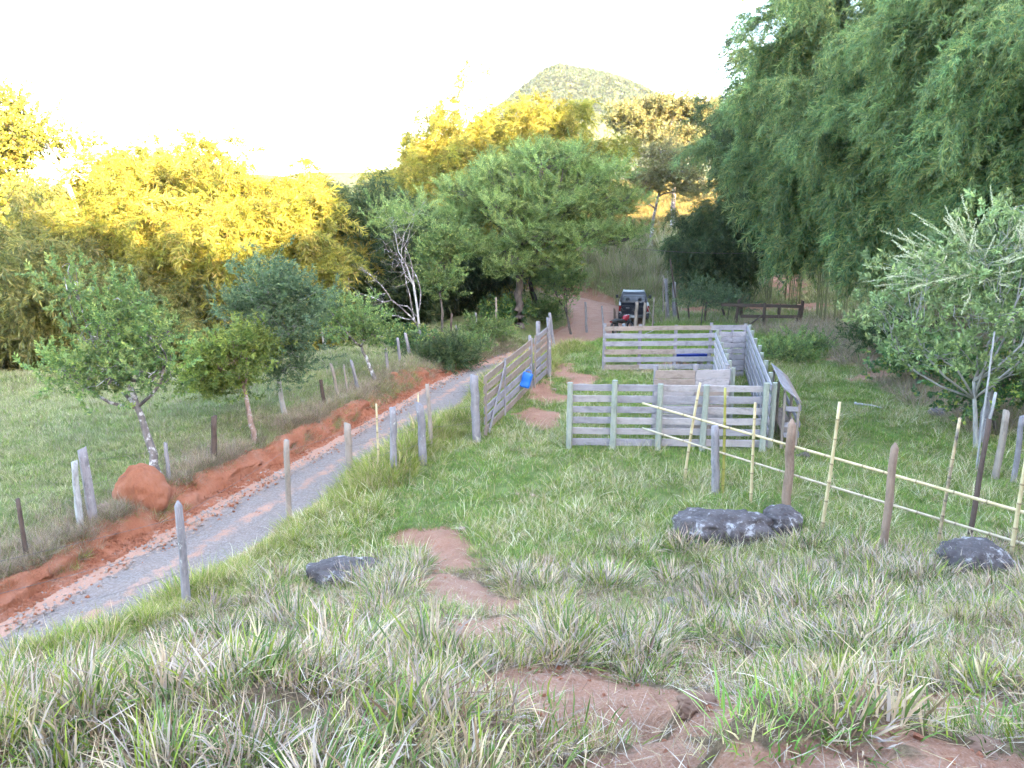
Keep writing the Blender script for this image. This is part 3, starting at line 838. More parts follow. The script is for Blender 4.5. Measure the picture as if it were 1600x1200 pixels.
def tree(label, base, trunk, r0, crowns, keys, bark='bark', tips=60, per=12, spread=.3, scale=(.8, 1.3), name='tree', cat='tree', group=None, seed=1, up=.35, droop=0.0, twig=True, limbs=5, bare=0.0, flat=1.0, extra=None):
    """trunk: offsets of the stem's points from the base; crowns: (centre offset, half sizes, weight)"""
    g = np.random.default_rng(seed)
    base = np.asarray(base, float)
    th = thing(name, label, cat, base, 0, group)
    tb = MB()
    tp = base+np.asarray(trunk, float)
    tp = np.vstack([tp[0]-[0, 0, .25], tp])
    n = max(7, len(tp)*3)
    ti = np.linspace(0, len(tp)-1, n)
    tp = np.stack([np.interp(ti, np.arange(len(tp)), tp[:, k]) for k in range(3)], 1)
    tp[1:-1] += g.normal(0, r0*.12, (n-2, 3))
    rr = r0*(1.25-.75*np.linspace(0, 1, n)**.8); rr[0] *= 1.25
    tb.tube(tp, rr, 8)
    top, rt = tp[-1], rr[-1]
    wt = np.array([c[2] if len(c) > 2 else 1 for c in crowns], float); wt /= wt.sum()
    P, D = [], []
    for (c, w) in zip(crowns, wt):
        cc = base+np.asarray(c[0], float); hs = np.asarray(c[1], float)
        k0 = tp[int(n*.75)] if g.uniform() < .4 else top
        cur = curve3(k0, cc-np.array([0, 0, hs[2]*.25]), g.normal(0, .12, 3)*np.linalg.norm(cc-k0), 6, g, .04*np.linalg.norm(hs))
        tb.tube(cur, np.linspace(rt*.85, rt*.35, 6), 6)
        K_ = max(3, int(round(tips*w)))
        lm = []
        for q in range(max(2, int(limbs*w*len(crowns)))):
            d = g.normal(0, 1, 3); d[2] = abs(d[2])*.5; d /= np.linalg.norm(d)
            e = cc+d*hs*.6
            c2 = curve3(cur[g.integers(2, 6)], e, g.normal(0, .1, 3), 5, g, .05)
            tb.tube(c2, np.linspace(rt*.4, rt*.14, 5), 5); lm.append(c2)
        for q in range(K_):
            d = g.normal(0, 1, 3); d[2] = d[2]*.9+.25; d /= np.linalg.norm(d)
            rr_ = g.uniform(.35, 1)**.55
            e = cc+d*hs*rr_*(1+.18*g.normal())
            e[2] -= droop*np.hypot(*(e-cc)[:2])
            lim = lm[g.integers(len(lm))]; st = lim[g.integers(1, len(lim))]
            if twig:
                c3 = curve3(st, e, g.normal(0, .08, 3)-np.array([0, 0, .05]), 4, g, .03)
                tb.tube(c3, np.linspace(rt*.16, max(.004, rt*.05), 4), 4, cap=False)
            if g.uniform() < bare: continue
            P.append(e); D.append([d[1]*-.45*g.uniform(0, 1), d[0]*.45*g.uniform(0, 1), g.uniform(0, 6.28)])
    tr = tb.build('trunk', M[bark], th, smooth=True)
    if extra: extra(th, base, g)
    if P:
        P = np.vstack(P); D = np.vstack(D); ck = cluster_keys(keys, per, spread, up, flat, scale)
        scatter('crown', P, D, g.uniform(.75, 1.25, len(P)), g.integers(0, len(ck), len(P)), ck, th)
    return th

def bamboo(label, base, H, reach, culms, nodes, keys, seed=1, sc=(.8, 1.3), foot=.8, side=(.5, 1.4), lean=(0, 0), group=None, droop=.9, cr=.035, start=.22, per=6, ring=None, show=14, plume=0, name='bamboo_clump'):
    g = np.random.default_rng(seed)
    base = np.asarray(base, float)
    th = thing(name, label, 'bamboo', base, 0, group)
    P, D, S = [], [], []; Lm = (side[0]+side[1])/2*.8
    for i in range(culms):
        a = g.uniform(0, 2*math.pi) if ring is None else g.uniform(*ring)
        f = math.sqrt(g.uniform())
        b = base+np.array([math.cos(a)*foot*f, math.sin(a)*foot*f*.8, 0])
        b[2] = gz(b[0], b[1])-.15
        h = H*g.uniform(.78, 1.0)*(1-.40*f*f); R = reach*(.25+.85*f)*g.uniform(.6, 1.15)
        u = np.array([math.cos(a)+lean[0], math.sin(a)+lean[1], 0])
        t = np.linspace(0, 1, 16)
        zt = h*(1.28*t-.36*t**3.2*(.6+.8*g.uniform()))*.98
        path = b+u*(R*t**2.1)[:, None]+np.array([0, 0, 1])*zt[:, None]
        if i < show:
            mb = MB(); mb.tube(path, cr*(1-.85*t), 6)
            me_o = mb.build('culm', M['culm'], th, smooth=True)
            fattr(me_o.data, 'node', (np.arange(len(me_o.data.vertices))//6 % 3 == 0)*.6)
        tt = np.sort(start+(1-start)*g.uniform(0, 1, nodes)**.75)
        if plume:
            cen = start+(1-start)*(np.arange(plume)+g.uniform(.1, .9, plume))/plume
            tt = np.clip(cen[g.integers(0, plume, nodes)]+g.normal(0, .035, nodes), start*.8, 1)
        pa = g.uniform(0, 2*math.pi, 12)
        for tv in tt:
            p = np.array([np.interp(tv, t, path[:, k]) for k in range(3)])
            az = g.uniform(0, 2*math.pi) if not plume else a+g.normal(0, .9); L = g.uniform(*side)*(1.15-.55*tv)
            o = np.array([math.cos(az), math.sin(az), 0])*.75+u*.45
            P.append(p); D.append([g.normal(0, .25), g.normal(0, .2), math.atan2(o[1], o[0])]); S.append(L/Lm)
    P = np.vstack(P); D = np.vstack(D)
    S = np.clip(np.array(S), .6, 1.5)
    ok = P[:, 2] > height(P[:, 0], P[:, 1])+.5
    P, D, S = P[ok], D[ok], S[ok]
    bk = branch_keys(keys, per, Lm, droop, sc)
    scatter('foliage', P, D, S, g.integers(0, len(bk), len(P)), bk, th)
    return th






# ------------------------------------------------------------------ bamboo and trees
GB = 'golden bamboo clumps along the stream'
def base_at(x, y): return np.array([x, y, gz(x, y)])
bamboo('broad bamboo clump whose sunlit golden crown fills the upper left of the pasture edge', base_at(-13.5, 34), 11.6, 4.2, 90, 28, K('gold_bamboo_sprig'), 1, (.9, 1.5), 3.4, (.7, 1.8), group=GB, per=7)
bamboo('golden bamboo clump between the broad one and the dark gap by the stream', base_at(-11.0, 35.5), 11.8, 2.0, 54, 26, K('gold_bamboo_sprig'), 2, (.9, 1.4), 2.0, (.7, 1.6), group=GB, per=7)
bamboo('bamboo clump with leaves coloured darker for half shade at the far left of the pasture', base_at(-19.5, 30), 8.4, 3.4, 60, 26, K('shaded_bamboo_sprig'), 3, (.9, 1.4), 2.6, (.6, 1.5), group=GB, per=7, start=.1)
bamboo('low bamboo clump with leaves coloured darker for shade behind the small pasture tree', base_at(-14.5, 29.5), 5.4, 2.4, 50, 22, K('shaded_bamboo_sprig'), 4, (.8, 1.3), 2.4, (.5, 1.3), group=GB, per=7, start=.1)
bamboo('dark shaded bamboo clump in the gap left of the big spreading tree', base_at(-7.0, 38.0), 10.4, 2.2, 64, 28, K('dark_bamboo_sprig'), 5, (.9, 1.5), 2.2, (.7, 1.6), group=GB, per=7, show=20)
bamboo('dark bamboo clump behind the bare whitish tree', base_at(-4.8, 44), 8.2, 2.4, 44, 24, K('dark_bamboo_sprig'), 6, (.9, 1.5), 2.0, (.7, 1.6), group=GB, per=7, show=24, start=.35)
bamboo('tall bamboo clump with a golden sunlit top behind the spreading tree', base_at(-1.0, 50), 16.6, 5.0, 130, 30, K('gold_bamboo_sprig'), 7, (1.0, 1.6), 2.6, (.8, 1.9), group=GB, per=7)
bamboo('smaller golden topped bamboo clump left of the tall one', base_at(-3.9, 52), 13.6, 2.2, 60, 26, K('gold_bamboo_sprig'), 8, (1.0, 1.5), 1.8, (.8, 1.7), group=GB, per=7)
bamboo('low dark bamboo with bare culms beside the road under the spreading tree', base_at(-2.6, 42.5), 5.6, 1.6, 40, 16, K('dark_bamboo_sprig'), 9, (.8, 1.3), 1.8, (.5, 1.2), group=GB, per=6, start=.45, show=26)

RB = 'tall bamboo clumps on the shady side'
bamboo('tall drooping bamboo clump behind the dark rail fence', base_at(16.2, 39.5), 22.5, 5.4, 80, 56, K('bamboo_sprig'), 11, (.9, 1.4), 1.1, (1.1, 2.4), group=RB, per=10, droop=.85, show=14, start=.24, plume=3)
bamboo('huge drooping bamboo clump filling the upper right corner', base_at(17.6, 25.5), 17.5, 5.2, 66, 60, K('bamboo_sprig'), 12, (.8, 1.2), 1.6, (1.1, 2.4), group=RB, per=12, droop=.85, show=12, lean=(-.1, 0), start=.3, plume=3)
bamboo('bamboo clump between the corner clump and the rail fence clump', base_at(17.0, 32), 17.0, 4.3, 50, 54, K('bamboo_sprig'), 13, (.85, 1.3), 1.5, (1.0, 2.2), group=RB, per=10, droop=.85, show=12, start=.2, plume=3)
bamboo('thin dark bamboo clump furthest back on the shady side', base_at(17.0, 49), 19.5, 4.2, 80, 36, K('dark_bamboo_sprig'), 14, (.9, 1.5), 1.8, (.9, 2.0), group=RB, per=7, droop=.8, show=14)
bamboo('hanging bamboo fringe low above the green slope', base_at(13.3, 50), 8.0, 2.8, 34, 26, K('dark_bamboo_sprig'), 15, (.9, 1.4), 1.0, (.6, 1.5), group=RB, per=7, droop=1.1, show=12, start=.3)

# small trees along the pasture fence
b = hit(248, 752)
tree('small bright green tree leaning over the pasture beside the termite mound', b, [(0, 0, 0), (-.12, .05, .8), (-.3, .1, 1.5), (-.5, .15, 2.2)], .10,
     [((-.9, .2, 3.0), (.75, .9, .6), 1), ((.05, .3, 3.1), (.6, .8, .55), .8), ((-1.45, 0, 2.35), (.55, .7, .4), .7), ((.15, 0, 2.35), (.45, .7, .35), .5), ((-.35, .2, 3.75), (.6, .7, .35), .5), ((-1.35, .2, 4.25), (.3, .35, .45), .22), ((-.7, -.4, 2.3), (.6, .6, .4), .4)],
     K('broad_sprig'), 'bark_patch', 100, 10, .17, (.75, 1.25), seed=21, up=.3)
b = hit(398, 692)
tree('low lime green tree with reddish peeling stems on the roadside bank', b, [(0, 0, 0), (-.1, .1, .7), (-.25, .3, 1.3)], .085,
     [((-.75, .6, 1.9), (.75, .9, .5), 1), ((-1.2, .7, 1.55), (.6, .8, .4), .7), ((-.3, .7, 2.4), (.5, .6, .45), .5)], K('lime_sprig'), 'bark_red', 110, 11, .18, (.8, 1.3), seed=22, droop=.12)
b = hit(445, 652)
tree('dense blue green tree beside the road with a pale stem', b, [(0, 0, 0), (-.08, 0, .8), (-.15, .1, 1.7)], .085,
     [((-.15, .2, 2.4), (1.0, 1.0, .95), 1), ((-.35, .2, 3.4), (.85, .85, .75), .9), ((.45, .2, 2.9), (.65, .7, .8), .6), ((.1, 0, 1.5), (.7, .7, .6), .5), ((-.95, .2, 2.7), (.55, .6, .6), .4)],
     K('blue_sprig'), 'bark_white', 150, 11, .2, (.8, 1.35), seed=23)
b = hit(588, 600)
tree('young light green tree with a white lichened stem above the red cut', b, [(0, 0, 0), (-.2, 0, .6), (-.45, .1, 1.2)], .085,
     [((-1.1, .2, 1.8), (.8, .8, .5), 1), ((-.5, .2, 1.9), (.6, .8, .5), .7), ((-1.4, .2, 2.4), (.5, .6, .4), .5), ((.1, .3, 1.5), (.6, .7, .35), .5)], K('broad_sprig'), 'bark_patch', 80, 9, .22, (.8, 1.3), seed=24)
b = base_at(-8.6, 37)
tree('thin shaded tree with a mottled stem at the edge of the dark bamboo', b, [(0, 0, 0), (.05, 0, 1.2), (-.1, .2, 2.6)], .10,
     [((.1, .3, 3.4), (1.0, 1.0, .7), 1), ((-.9, .4, 4.6), (.9, .9, .5), .7), ((-.2, .4, 5.2), (.9, .9, .45), .7)], K('blue_sprig'), 'bark_patch', 70, 9, .3, (1.2, 1.9), seed=25)
b = hit(660, 545)
def bare_limbs(th, base, g):
    mb = MB()
    for (dx, dz) in [(-2.6, 2.1), (-2.0, 3.0), (-1.3, 3.9), (-2.3, 1.3), (-.9, 4.8), (-.4, 4.2)]:
        s = base+np.array([-.12, 0, g.uniform(.5, 1.6)])
        e = base+np.array([dx, g.uniform(-.6, .6), dz])
        c = curve3(s, e, [g.normal(0, .2), 0, .25], 9, g, .09)
        mb.tube(c, np.linspace(.032, .008, 9), 5)
        for q in range(14):
            p = c[g.integers(4, 9)]; e2 = p+np.array([g.normal(-.35, .45), g.normal(0, .35), g.normal(.12, .35)])
            mb.tube(curve3(p, e2, g.normal(0, .05, 3), 5, g, .03), np.linspace(.011, .003, 5), 3, cap=False)
    mb.build('bare_branches', M['bark_patch'], th, smooth=True)
tree('mostly bare whitish tree forking low beside the road bend', b, [(0, 0, 0), (-.1, 0, 1.0), (-.25, 0, 2.4), (-.6, 0, 3.4)], .06,
     [((-1.2, .2, 5.0), (.9, .8, .6), 1), ((-.2, .2, 5.3), (.8, .8, .5), .8)], K('feather_sprig'), 'bark_white', 34, 7, .25, (.7, 1.1), seed=26, extra=bare_limbs)
b = hit(692, 522)
tree('round leafy sapling between the bare tree and the spreading tree', b, [(0, 0, 0), (0, 0, 1.0), (-.1, 0, 1.8)], .07,
     [((-.1, .1, 3.2), (.8, .8, .9), 1), ((-.3, .1, 2.3), (.7, .7, .6), .7), ((.2, 0, 4.0), (.5, .6, .5), .4)], K('broad_sprig'), 'bark', 90, 11, .24, (1.1, 1.7), seed=27)
b = hit(812, 512)
tree('big spreading tree with feathery leaves leaning over the road', b, [(0, 0, 0), (-.05, 0, 1.2), (.0, .2, 2.6), (.4, .3, 3.8)], .26,
     [((1.4, 0, 7.7), (2.0, 2.0, 1.0), 1.1), ((3.3, 0, 7.0), (1.6, 1.8, .9), .9), ((4.7, .2, 6.0), (1.2, 1.5, .8), .6), ((-.6, 0, 7.3), (1.6, 1.8, .9), .9), ((-2.2, .2, 6.3), (1.4, 1.6, .9), .8), ((-3.1, .2, 5.0), (1.0, 1.3, .8), .6), ((-.6, -1.0, 5.7), (1.7, 1.5, .8), .9),
      ((1.9, -1.2, 6.0), (1.8, 1.5, .9), 1.0), ((-2.0, -.8, 3.9), (1.4, 1.2, .7), .7), ((.8, -1.5, 4.5), (1.6, 1.2, .7), .8), ((2.9, -1.0, 4.7), (1.2, 1.1, .6), .5), ((5.3, -.3, 4.5), (.8, 1.0, .5), .35), ((-.7, -1.5, 3.3), (1.2, 1.0, .6), .5), ((1.6, -1.2, 3.2), (1.0, .9, .5), .35)],
     K('feather_sprig'), 'bark', 400, 15, .27, (.9, 1.45), seed=28, limbs=9, flat=.6)
b = hit(893, 525)
tree('little leaning tree on the near side of the road behind the gate', b, [(0, 0, 0), (-.2, 0, .8), (-.35, .1, 1.5)], .075,
     [((-.5, .1, 2.4), (.8, .8, .7), 1), ((.1, .1, 2.9), (.6, .7, .5), .6), ((-.9, .2, 3.0), (.5, .6, .4), .4)], K('broad_sprig'), 'bark', 64, 9, .24, (.8, 1.3), seed=29)
b = hit(838, 486)
tree('stumpy trunk with a bushy top on the far side of the road', b, [(0, 0, 0), (-.15, 0, .9), (-.4, 0, 1.7)], .2,
     [((-.4, .2, 2.3), (1.2, 1.0, .7), 1), ((.7, .3, 1.7), (1.0, .9, .6), .8)], K('broad_sprig'), 'bark', 80, 10, .3, (1.0, 1.6), seed=30)
b = hit(480, 545)
tree('greyish half dry tree with pale tufts above the dark stream gap', np.array([-7.9, 33, gz(-7.9, 33)]), [(0, 0, 0), (-.3, 0, 2.2), (-.7, .1, 3.6)], .09,
     [((-.9, .2, 5.0), (.8, .8, .6), 1), ((-1.8, .2, 4.9), (.7, .7, .5), .7), ((-2.4, .2, 4.2), (.6, .6, .5), .5), ((-.2, .1, 4.2), (.6, .6, .4), .4)], K('wispy_sprig'), 'bark_white', 90, 6, .16, (.5, .9), seed=31)
# trees behind the bamboo
tree('tall golden tree at the far left edge rising above the bamboo', base_at(-31, 47), [(0, 0, 0), (0, 0, 4), (.3, 0, 8)], .3,
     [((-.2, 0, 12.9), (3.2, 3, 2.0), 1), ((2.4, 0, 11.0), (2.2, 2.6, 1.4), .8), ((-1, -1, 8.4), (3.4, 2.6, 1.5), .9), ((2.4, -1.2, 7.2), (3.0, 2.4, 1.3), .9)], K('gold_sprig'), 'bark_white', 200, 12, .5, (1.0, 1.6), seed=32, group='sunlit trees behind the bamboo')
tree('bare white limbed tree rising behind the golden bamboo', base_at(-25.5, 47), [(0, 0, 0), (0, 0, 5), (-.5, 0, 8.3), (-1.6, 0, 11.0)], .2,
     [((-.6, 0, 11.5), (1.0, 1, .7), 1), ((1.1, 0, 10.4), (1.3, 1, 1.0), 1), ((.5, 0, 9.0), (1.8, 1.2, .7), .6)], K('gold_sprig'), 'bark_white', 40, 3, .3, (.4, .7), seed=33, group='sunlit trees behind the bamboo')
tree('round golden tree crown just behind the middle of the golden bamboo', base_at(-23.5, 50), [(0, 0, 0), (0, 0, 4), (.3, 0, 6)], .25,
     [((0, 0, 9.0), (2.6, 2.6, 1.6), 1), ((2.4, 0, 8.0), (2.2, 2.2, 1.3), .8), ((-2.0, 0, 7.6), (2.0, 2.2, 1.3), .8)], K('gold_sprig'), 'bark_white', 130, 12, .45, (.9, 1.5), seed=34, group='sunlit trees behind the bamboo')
b = base_at(13.6, 67)
tree('open crowned tree with a straight pale trunk on the lit slope', b, [(0, 0, 0), (0, 0, 3), (.1, 0, 5.8)], .24,
     [((-3.4, 0, 8.8), (2.3, 2, .9), .9), ((-.6, 0, 9.6), (2.6, 2, .7), 1), ((2.6, 0, 9.2), (2.4, 2, .8), 1), ((-1.6, -.5, 7.2), (2.4, 2, .6), .7), ((2.0, -.5, 7.0), (2.2, 1.8, .6), .7), ((4.4, 0, 8.0), (1.6, 1.6, .7), .6)], K('wispy_sprig'), 'bark_patch', 420, 9, .5, (.9, 1.5), seed=35, flat=.6)

tree('tan green feathery tree drooping over the golden slope left of the bamboo', base_at(10.6, 60), [(0, 0, 0), (.1, 0, 2), (.4, 0, 3.6)], .16,
     [((-.6, 0, 4.9), (1.9, 1.6, .8), 1), ((1.6, 0, 5.6), (1.9, 1.6, .9), 1), ((.4, 0, 6.8), (2.0, 1.6, .7), .8), ((2.6, -.4, 4.2), (1.4, 1.3, .7), .6)], K('wispy_sprig'), 'bark_patch', 170, 8, .4, (.7, 1.2), seed=38, flat=.7, droop=.1)
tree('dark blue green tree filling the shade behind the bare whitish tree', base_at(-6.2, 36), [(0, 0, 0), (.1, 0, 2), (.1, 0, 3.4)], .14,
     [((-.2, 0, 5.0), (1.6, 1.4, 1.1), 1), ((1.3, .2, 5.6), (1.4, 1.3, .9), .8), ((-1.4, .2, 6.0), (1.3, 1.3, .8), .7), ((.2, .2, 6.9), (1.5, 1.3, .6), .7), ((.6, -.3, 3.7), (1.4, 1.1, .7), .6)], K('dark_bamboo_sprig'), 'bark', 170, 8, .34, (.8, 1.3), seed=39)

# flowering shrub by the right-hand posts
def spikes(th, base, g):
    P, D, mb = [], [], MB()
    for q in range(170):
        a = g.uniform(0, 6.28); e = g.uniform(-.35, 1.2)
        d = np.array([math.cos(a)*math.cos(e)-.25, math.sin(a)*math.cos(e)-.35, math.sin(e)]); d /= np.linalg.norm(d)
        c = base+np.array([-.2, -.2, 4.2]); s = c+d*np.array([2.2, 1.6, 1.35])*g.uniform(.6, 1.0)
        L = g.uniform(.3, .8); dd = d+np.array([g.normal(0, .6), g.normal(0, .6), g.uniform(-.4, .6)]); dd /= np.linalg.norm(dd)
        e2 = s+dd*L
        c3 = curve3(s-d*.3, e2, [g.normal(0, .06), 0, g.uniform(-.12, .14)], 6, g, .03)
        mb.tube(c3, np.linspace(.011, .004, 6), 4, cap=False)
        for k in range(2 if L > .6 else 1):
            P.append(c3[2+k*2]); D.append(c3[5]-c3[1])
    props(mb.build('bare_stem', M['pale_stem'], th, smooth=True), kind='stuff')
    P = np.array(P); D = np.array(D)
    scatter('flower_spike', P, dir_rot(D, g.uniform(0, 6, len(P))), g.uniform(.8, 1.4, len(P)), g.integers(0, 4, len(P)), K('spike_sprig'), th)
b = base_at(11.3, 18.0)
tree('pale green flowering shrub with cream spikes hanging over the tall grey posts', b, [(0, 0, 0), (-.2, -.1, .9), (-.4, -.2, 1.7)], .07,
     [((-.2, -.2, 4.7), (1.4, 1.2, .9), 1), ((-1.8, -.4, 4.2), (1.0, 1.0, .7), .9), ((1.1, -.2, 4.5), (1.1, 1.1, .9), .9), ((-.9, -.5, 3.3), (1.4, 1.1, .7), .9), ((-2.5, -.3, 3.4), (.9, .8, .6), .6), ((-1.4, -.2, 2.4), (1.2, .8, .5), .6), ((.6, -.2, 2.2), (1.2, .8, .5), .5), ((2.2, 0, 4.0), (1.0, 1, .9), .7), ((1.0, -.4, 3.2), (1.1, 1.0, .7), .8), ((.6, 0, 5.6), (.9, .8, .4), .5), ((1.7, 0, 5.5), (.7, .8, .5), .5)],
     K('shrub_sprig'), 'bark_white', 210, 6, .2, (.75, 1.2), name='flowering_shrub', cat='shrub', seed=36, extra=spikes, up=.45)
b = base_at(12.4, 19.0)
tree('tangle of broad leaved vines behind the tall grey posts', b, [(0, 0, 0), (-.2, 0, .6), (-.3, 0, 1.1)], .05,
     [((-.3, -.2, 1.5), (1.0, .8, .9), 1), ((.9, 0, 1.6), (1.0, .8, 1.0), 1), ((-.9, .3, .8), (.7, .6, .5), .4)], K('vine_sprig'), 'bark', 100, 6, .2, (.8, 1.3), name='vine_thicket', cat='vine', seed=37, bare=.25)
# brush at the foot of the shady bamboo
for (i, (x, y, hh, kk, lab)) in enumerate([(13.4, 27.5, .9, 'dark_bamboo_sprig', 'dark brush at the foot of the corner bamboo'), (12.6, 23.5, .8, 'vine_sprig', 'green vine mound against the shaded brush right of the corral'), (10.3, 28.6, .26, 'broad_sprig', 'low leafy bush behind the far corner of the corral'),
        (11.6, 30.4, .3, 'broad_sprig', 'low leafy bush between the corral and the rail fence'), (10.1, 41.0, 1.5, 'blue_sprig', 'slim leafy sapling among the posts left of the rail fence'), (12.2, 43.5, 1.1, 'blue_sprig', 'leafy sapling against the green slope behind the rail fence')]):
    b = base_at(x, y)
    tree(lab, b, [(0, 0, 0), (.05, 0, hh*.6), (.1, 0, hh)], .035, [((0, 0, hh*1.3), (.8, .7, hh*.55), 1), ((.6, .1, hh*1.0), (.6, .6, hh*.45), .6), ((-.6, 0, hh*1.05), (.6, .6, hh*.45), .6)], K(kk), 'bark', 44, 7, .2, (.8, 1.3), name='bush', cat='bush', seed=50+i)
# brush beside the road under the spreading tree
for (i, (px, py, w_, hh, kk, lab)) in enumerate([(640, 545, 1.0, .5, 'vine_sprig', 'low green bush at the foot of the bare whitish tree'), (720, 555, 1.3, .55, 'broad_sprig', 'low leafy bush across the road from the gate'), (690, 575, 1.1, .5, 'dark_bamboo_sprig', 'dark low bush on the lip of the red cut'), (765, 530, 1.1, .6, 'broad_sprig', 'leafy bush left of the spreading tree trunk'),
        (790, 500, 1.2, .7, 'vine_sprig', 'bush with yellowish leaves at the spreading tree'), (850, 505, 1.0, .7, 'broad_sprig', 'leafy bush right of the spreading tree trunk'), (610, 520, 1.1, .7, 'dark_bamboo_sprig', 'dark bush at the stream edge left of the bare tree')]):
    b = hit(px, py)
    tree(lab, b, [(0, 0, 0), (.05, 0, hh*.5), (.1, 0, hh*.8)], .03, [((0, 0, hh*.8), (w_*.7, .6, hh*.6), 1), ((w_*.5, .1, hh*.6), (w_*.5, .5, hh*.5), .6), ((-w_*.5, 0, hh*.6), (w_*.5, .5, hh*.5), .6)], K(kk), 'bark', 46, 8, .18, (.8, 1.3), name='bush', cat='bush', seed=70+i)

# wooded spots on the mountain and far slopes
g = np.random.default_rng(77)
P = []
x = g.uniform(-120, 260, 16000); y = g.uniform(500, 700, 16000); z = mtn_h(x, y)
w = sstep(55, 80, z)*1.2+.2+.5*fbm(x/22, y/22, s=95, o=2)
keep = g.uniform(0, 1, 16000) < w
P.append(np.stack([x, y, z+1.0], 1)[keep])
s1 = g.uniform(1.2, 2.6, keep.sum())
x = g.uniform(-160, 260, 1500); y = g.uniform(240, 520, 1500); z = height(x, y)
keep = fbm(x/30, y/30, s=96, o=2)+.12*g.normal(0, 1, 1500) > .42
P.append(np.stack([x, y, z+1.5], 1)[keep]); s2 = g.uniform(1.2, 3.4, keep.sum())
P = np.vstack(P); s_ = np.concatenate([s1, s2])
scatter('far_woods', P, np.stack([g.uniform(0, 6, len(P)), g.normal(0, .2, len(P)), g.uniform(0, 6, len(P))], 1), s_, g.integers(0, 4, len(P)), K('clump'), None, 'scattered shrubs and trees covering the far mountain and slopes', 'woods')

# ------------------------------------------------------------------ posts, boards, rails
def frame_matrix(o, xa, za):
    x = Vector(xa).normalized(); z = Vector(za); z = (z-x*z.dot(x)).normalized(); y = z.cross(x)
    m = Matrix((x, y, z)).transposed().to_4x4(); m.translation = Vector(o); return m

def post(parent, p0, p1, r, mat='post_grey', name='post', n=8, top='rough', seed=None, square=False):
    """post from ground point p0 to top p1; the mesh runs along its own X so the grain follows it"""
    g = np.random.default_rng(seed if seed is not None else random.randrange(1 << 30))
    p0 = np.asarray(p0, float); p1 = np.asarray(p1, float)
    d = p1-p0; L = np.linalg.norm(d); d /= L
    sink = .25
    w = frame_matrix(p0-d*sink, d, (0.05, -1, 0.02))
    st = np.linspace(0, L+sink, 6 if L < 1.2 else 8)
    prof = 1+.16*g.uniform(-1, 1, n) if not square else np.where(np.arange(n) % 2 == 0, 1.12, .98)
    rings = []
    for k, s in enumerate(st):
        an = np.arange(n)*2*math.pi/n+(math.pi/n if square else 0)
        q = r*prof*(1+.05*g.normal(0, 1, n))*(1.06-.14*s/(L+sink))
        cx, cz = (0, 0) if square else g.normal(0, r*.10, 2)
        rings.append(np.stack([np.full(n, s), cx+q*np.cos(an), cz+q*np.sin(an)], 1))
    rings = np.array(rings)
    if top == 'rough': rings[-1][:, 0] += g.uniform(-.3, .3, n)*r+rings[-1][:, 1]*g.uniform(-.5, .5)
    elif top == 'point':
        e = rings[-1].copy(); e[:, 1:] *= .25; e[:, 0] += r*1.3; rings = np.concatenate([rings, e[None]])
    elif top == 'slant': rings[-1][:, 0] += rings[-1][:, 1]*1.3
    mb = MB(); mb.loft(rings)
    return mb.build(name, M[mat], parent, world=False, w=w, smooth=not square)

def board(parent, p0, p1, width, thick=.03, mat='board', up=(0, 0, 1), name='board', warp=.012, cut=None):
    g = np.random.default_rng(random.randrange(1 << 30))
    p0 = np.asarray(p0, float); p1 = np.asarray(p1, float)
    L = np.linalg.norm(p1-p0)
    w = frame_matrix(p0, p1-p0, up)
    rings = []
    a, b, c = thick/2, width/2, min(.006, thick*.2)
    for k in range(5):
        s = L*k/4
        cs = np.array([[-a+c, -b], [a-c, -b], [a, -b+c], [a, b-c], [a-c, b], [-a+c, b], [-a, b-c], [-a, -b+c]])
        cs = cs+g.normal(0, warp*.35, 2)*[.6, .8]+g.normal(0, .0012, cs.shape)
        sx = np.full(8, s)
        if k in (0, 4): sx = sx+g.uniform(-.012, .012)+cs[:, 1]*g.normal(0, .12)
        rings.append(np.stack([sx, cs[:, 0], cs[:, 1]], 1))
    mb = MB(); mb.loft(rings)
    return mb.build(name, M[mat], parent, world=False, w=w)

def cane(parent, p0, p1, r, mat='bamboo', name='cane', node=.33, taper=.8, bow=(0, 0, 0), cut=True):
    g = np.random.default_rng(random.randrange(1 << 30))
    p0 = np.asarray(p0, float); p1 = np.asarray(p1, float)
    L = np.linalg.norm(p1-p0); k = max(2, int(L/node))
    ts, rr, nn = [0], [1.0], [0.0]
    for i in range(1, k):
        t = (i+g.uniform(-.18, .18))/k
        ts += [t-.022/L, t, t+.022/L]; rr += [1, 1.20, 1]; nn += [0, 1.0, 0]
    ts.append(1); rr.append(1); nn.append(0)
    ts = np.array(ts)[:, None]
    pts = p0*(1-ts)+p1*ts+np.asarray(bow)*4*ts*(1-ts)
    mb = MB(); mb.tube(pts, r*np.array(rr)*(1-(1-taper)*ts[:, 0]), 7)
    # grain along X: own frame
    w = frame_matrix(p0, p1-p0, (.1, -1, .05))
    o = mb.build(name, M[mat], parent, world=True, w=w, smooth=True)
    fattr(o.data, 'node', np.concatenate([np.repeat(nn, 7), [0, 0]]))
    return o

def strand(parent, pts, r=.003, sag=.03, name='wire', barbs=True):
    mb = MB(); g = np.random.default_rng(5)
    for a, b in zip(pts[:-1], pts[1:]):
        a = np.asarray(a, float); b = np.asarray(b, float); t = np.linspace(0, 1, 7)[:, None]
        c = a*(1-t)+b*t-np.array([0, 0, 1])*sag*4*t*(1-t)
        mb.tube(c, r, 4, cap=False)
        if barbs:
            for q in np.arange(.1, 1, .12/np.linalg.norm(b-a)*1.6):
                p = a*(1-q)+b*q-np.array([0, 0, 1])*sag*4*q*(1-q); d = g.normal(0, .012, 3)
                mb.tube(np.array([p-d, p+d]), r*.7, 3, cap=False)
    return mb.build(name, M['wire'], parent, smooth=True)

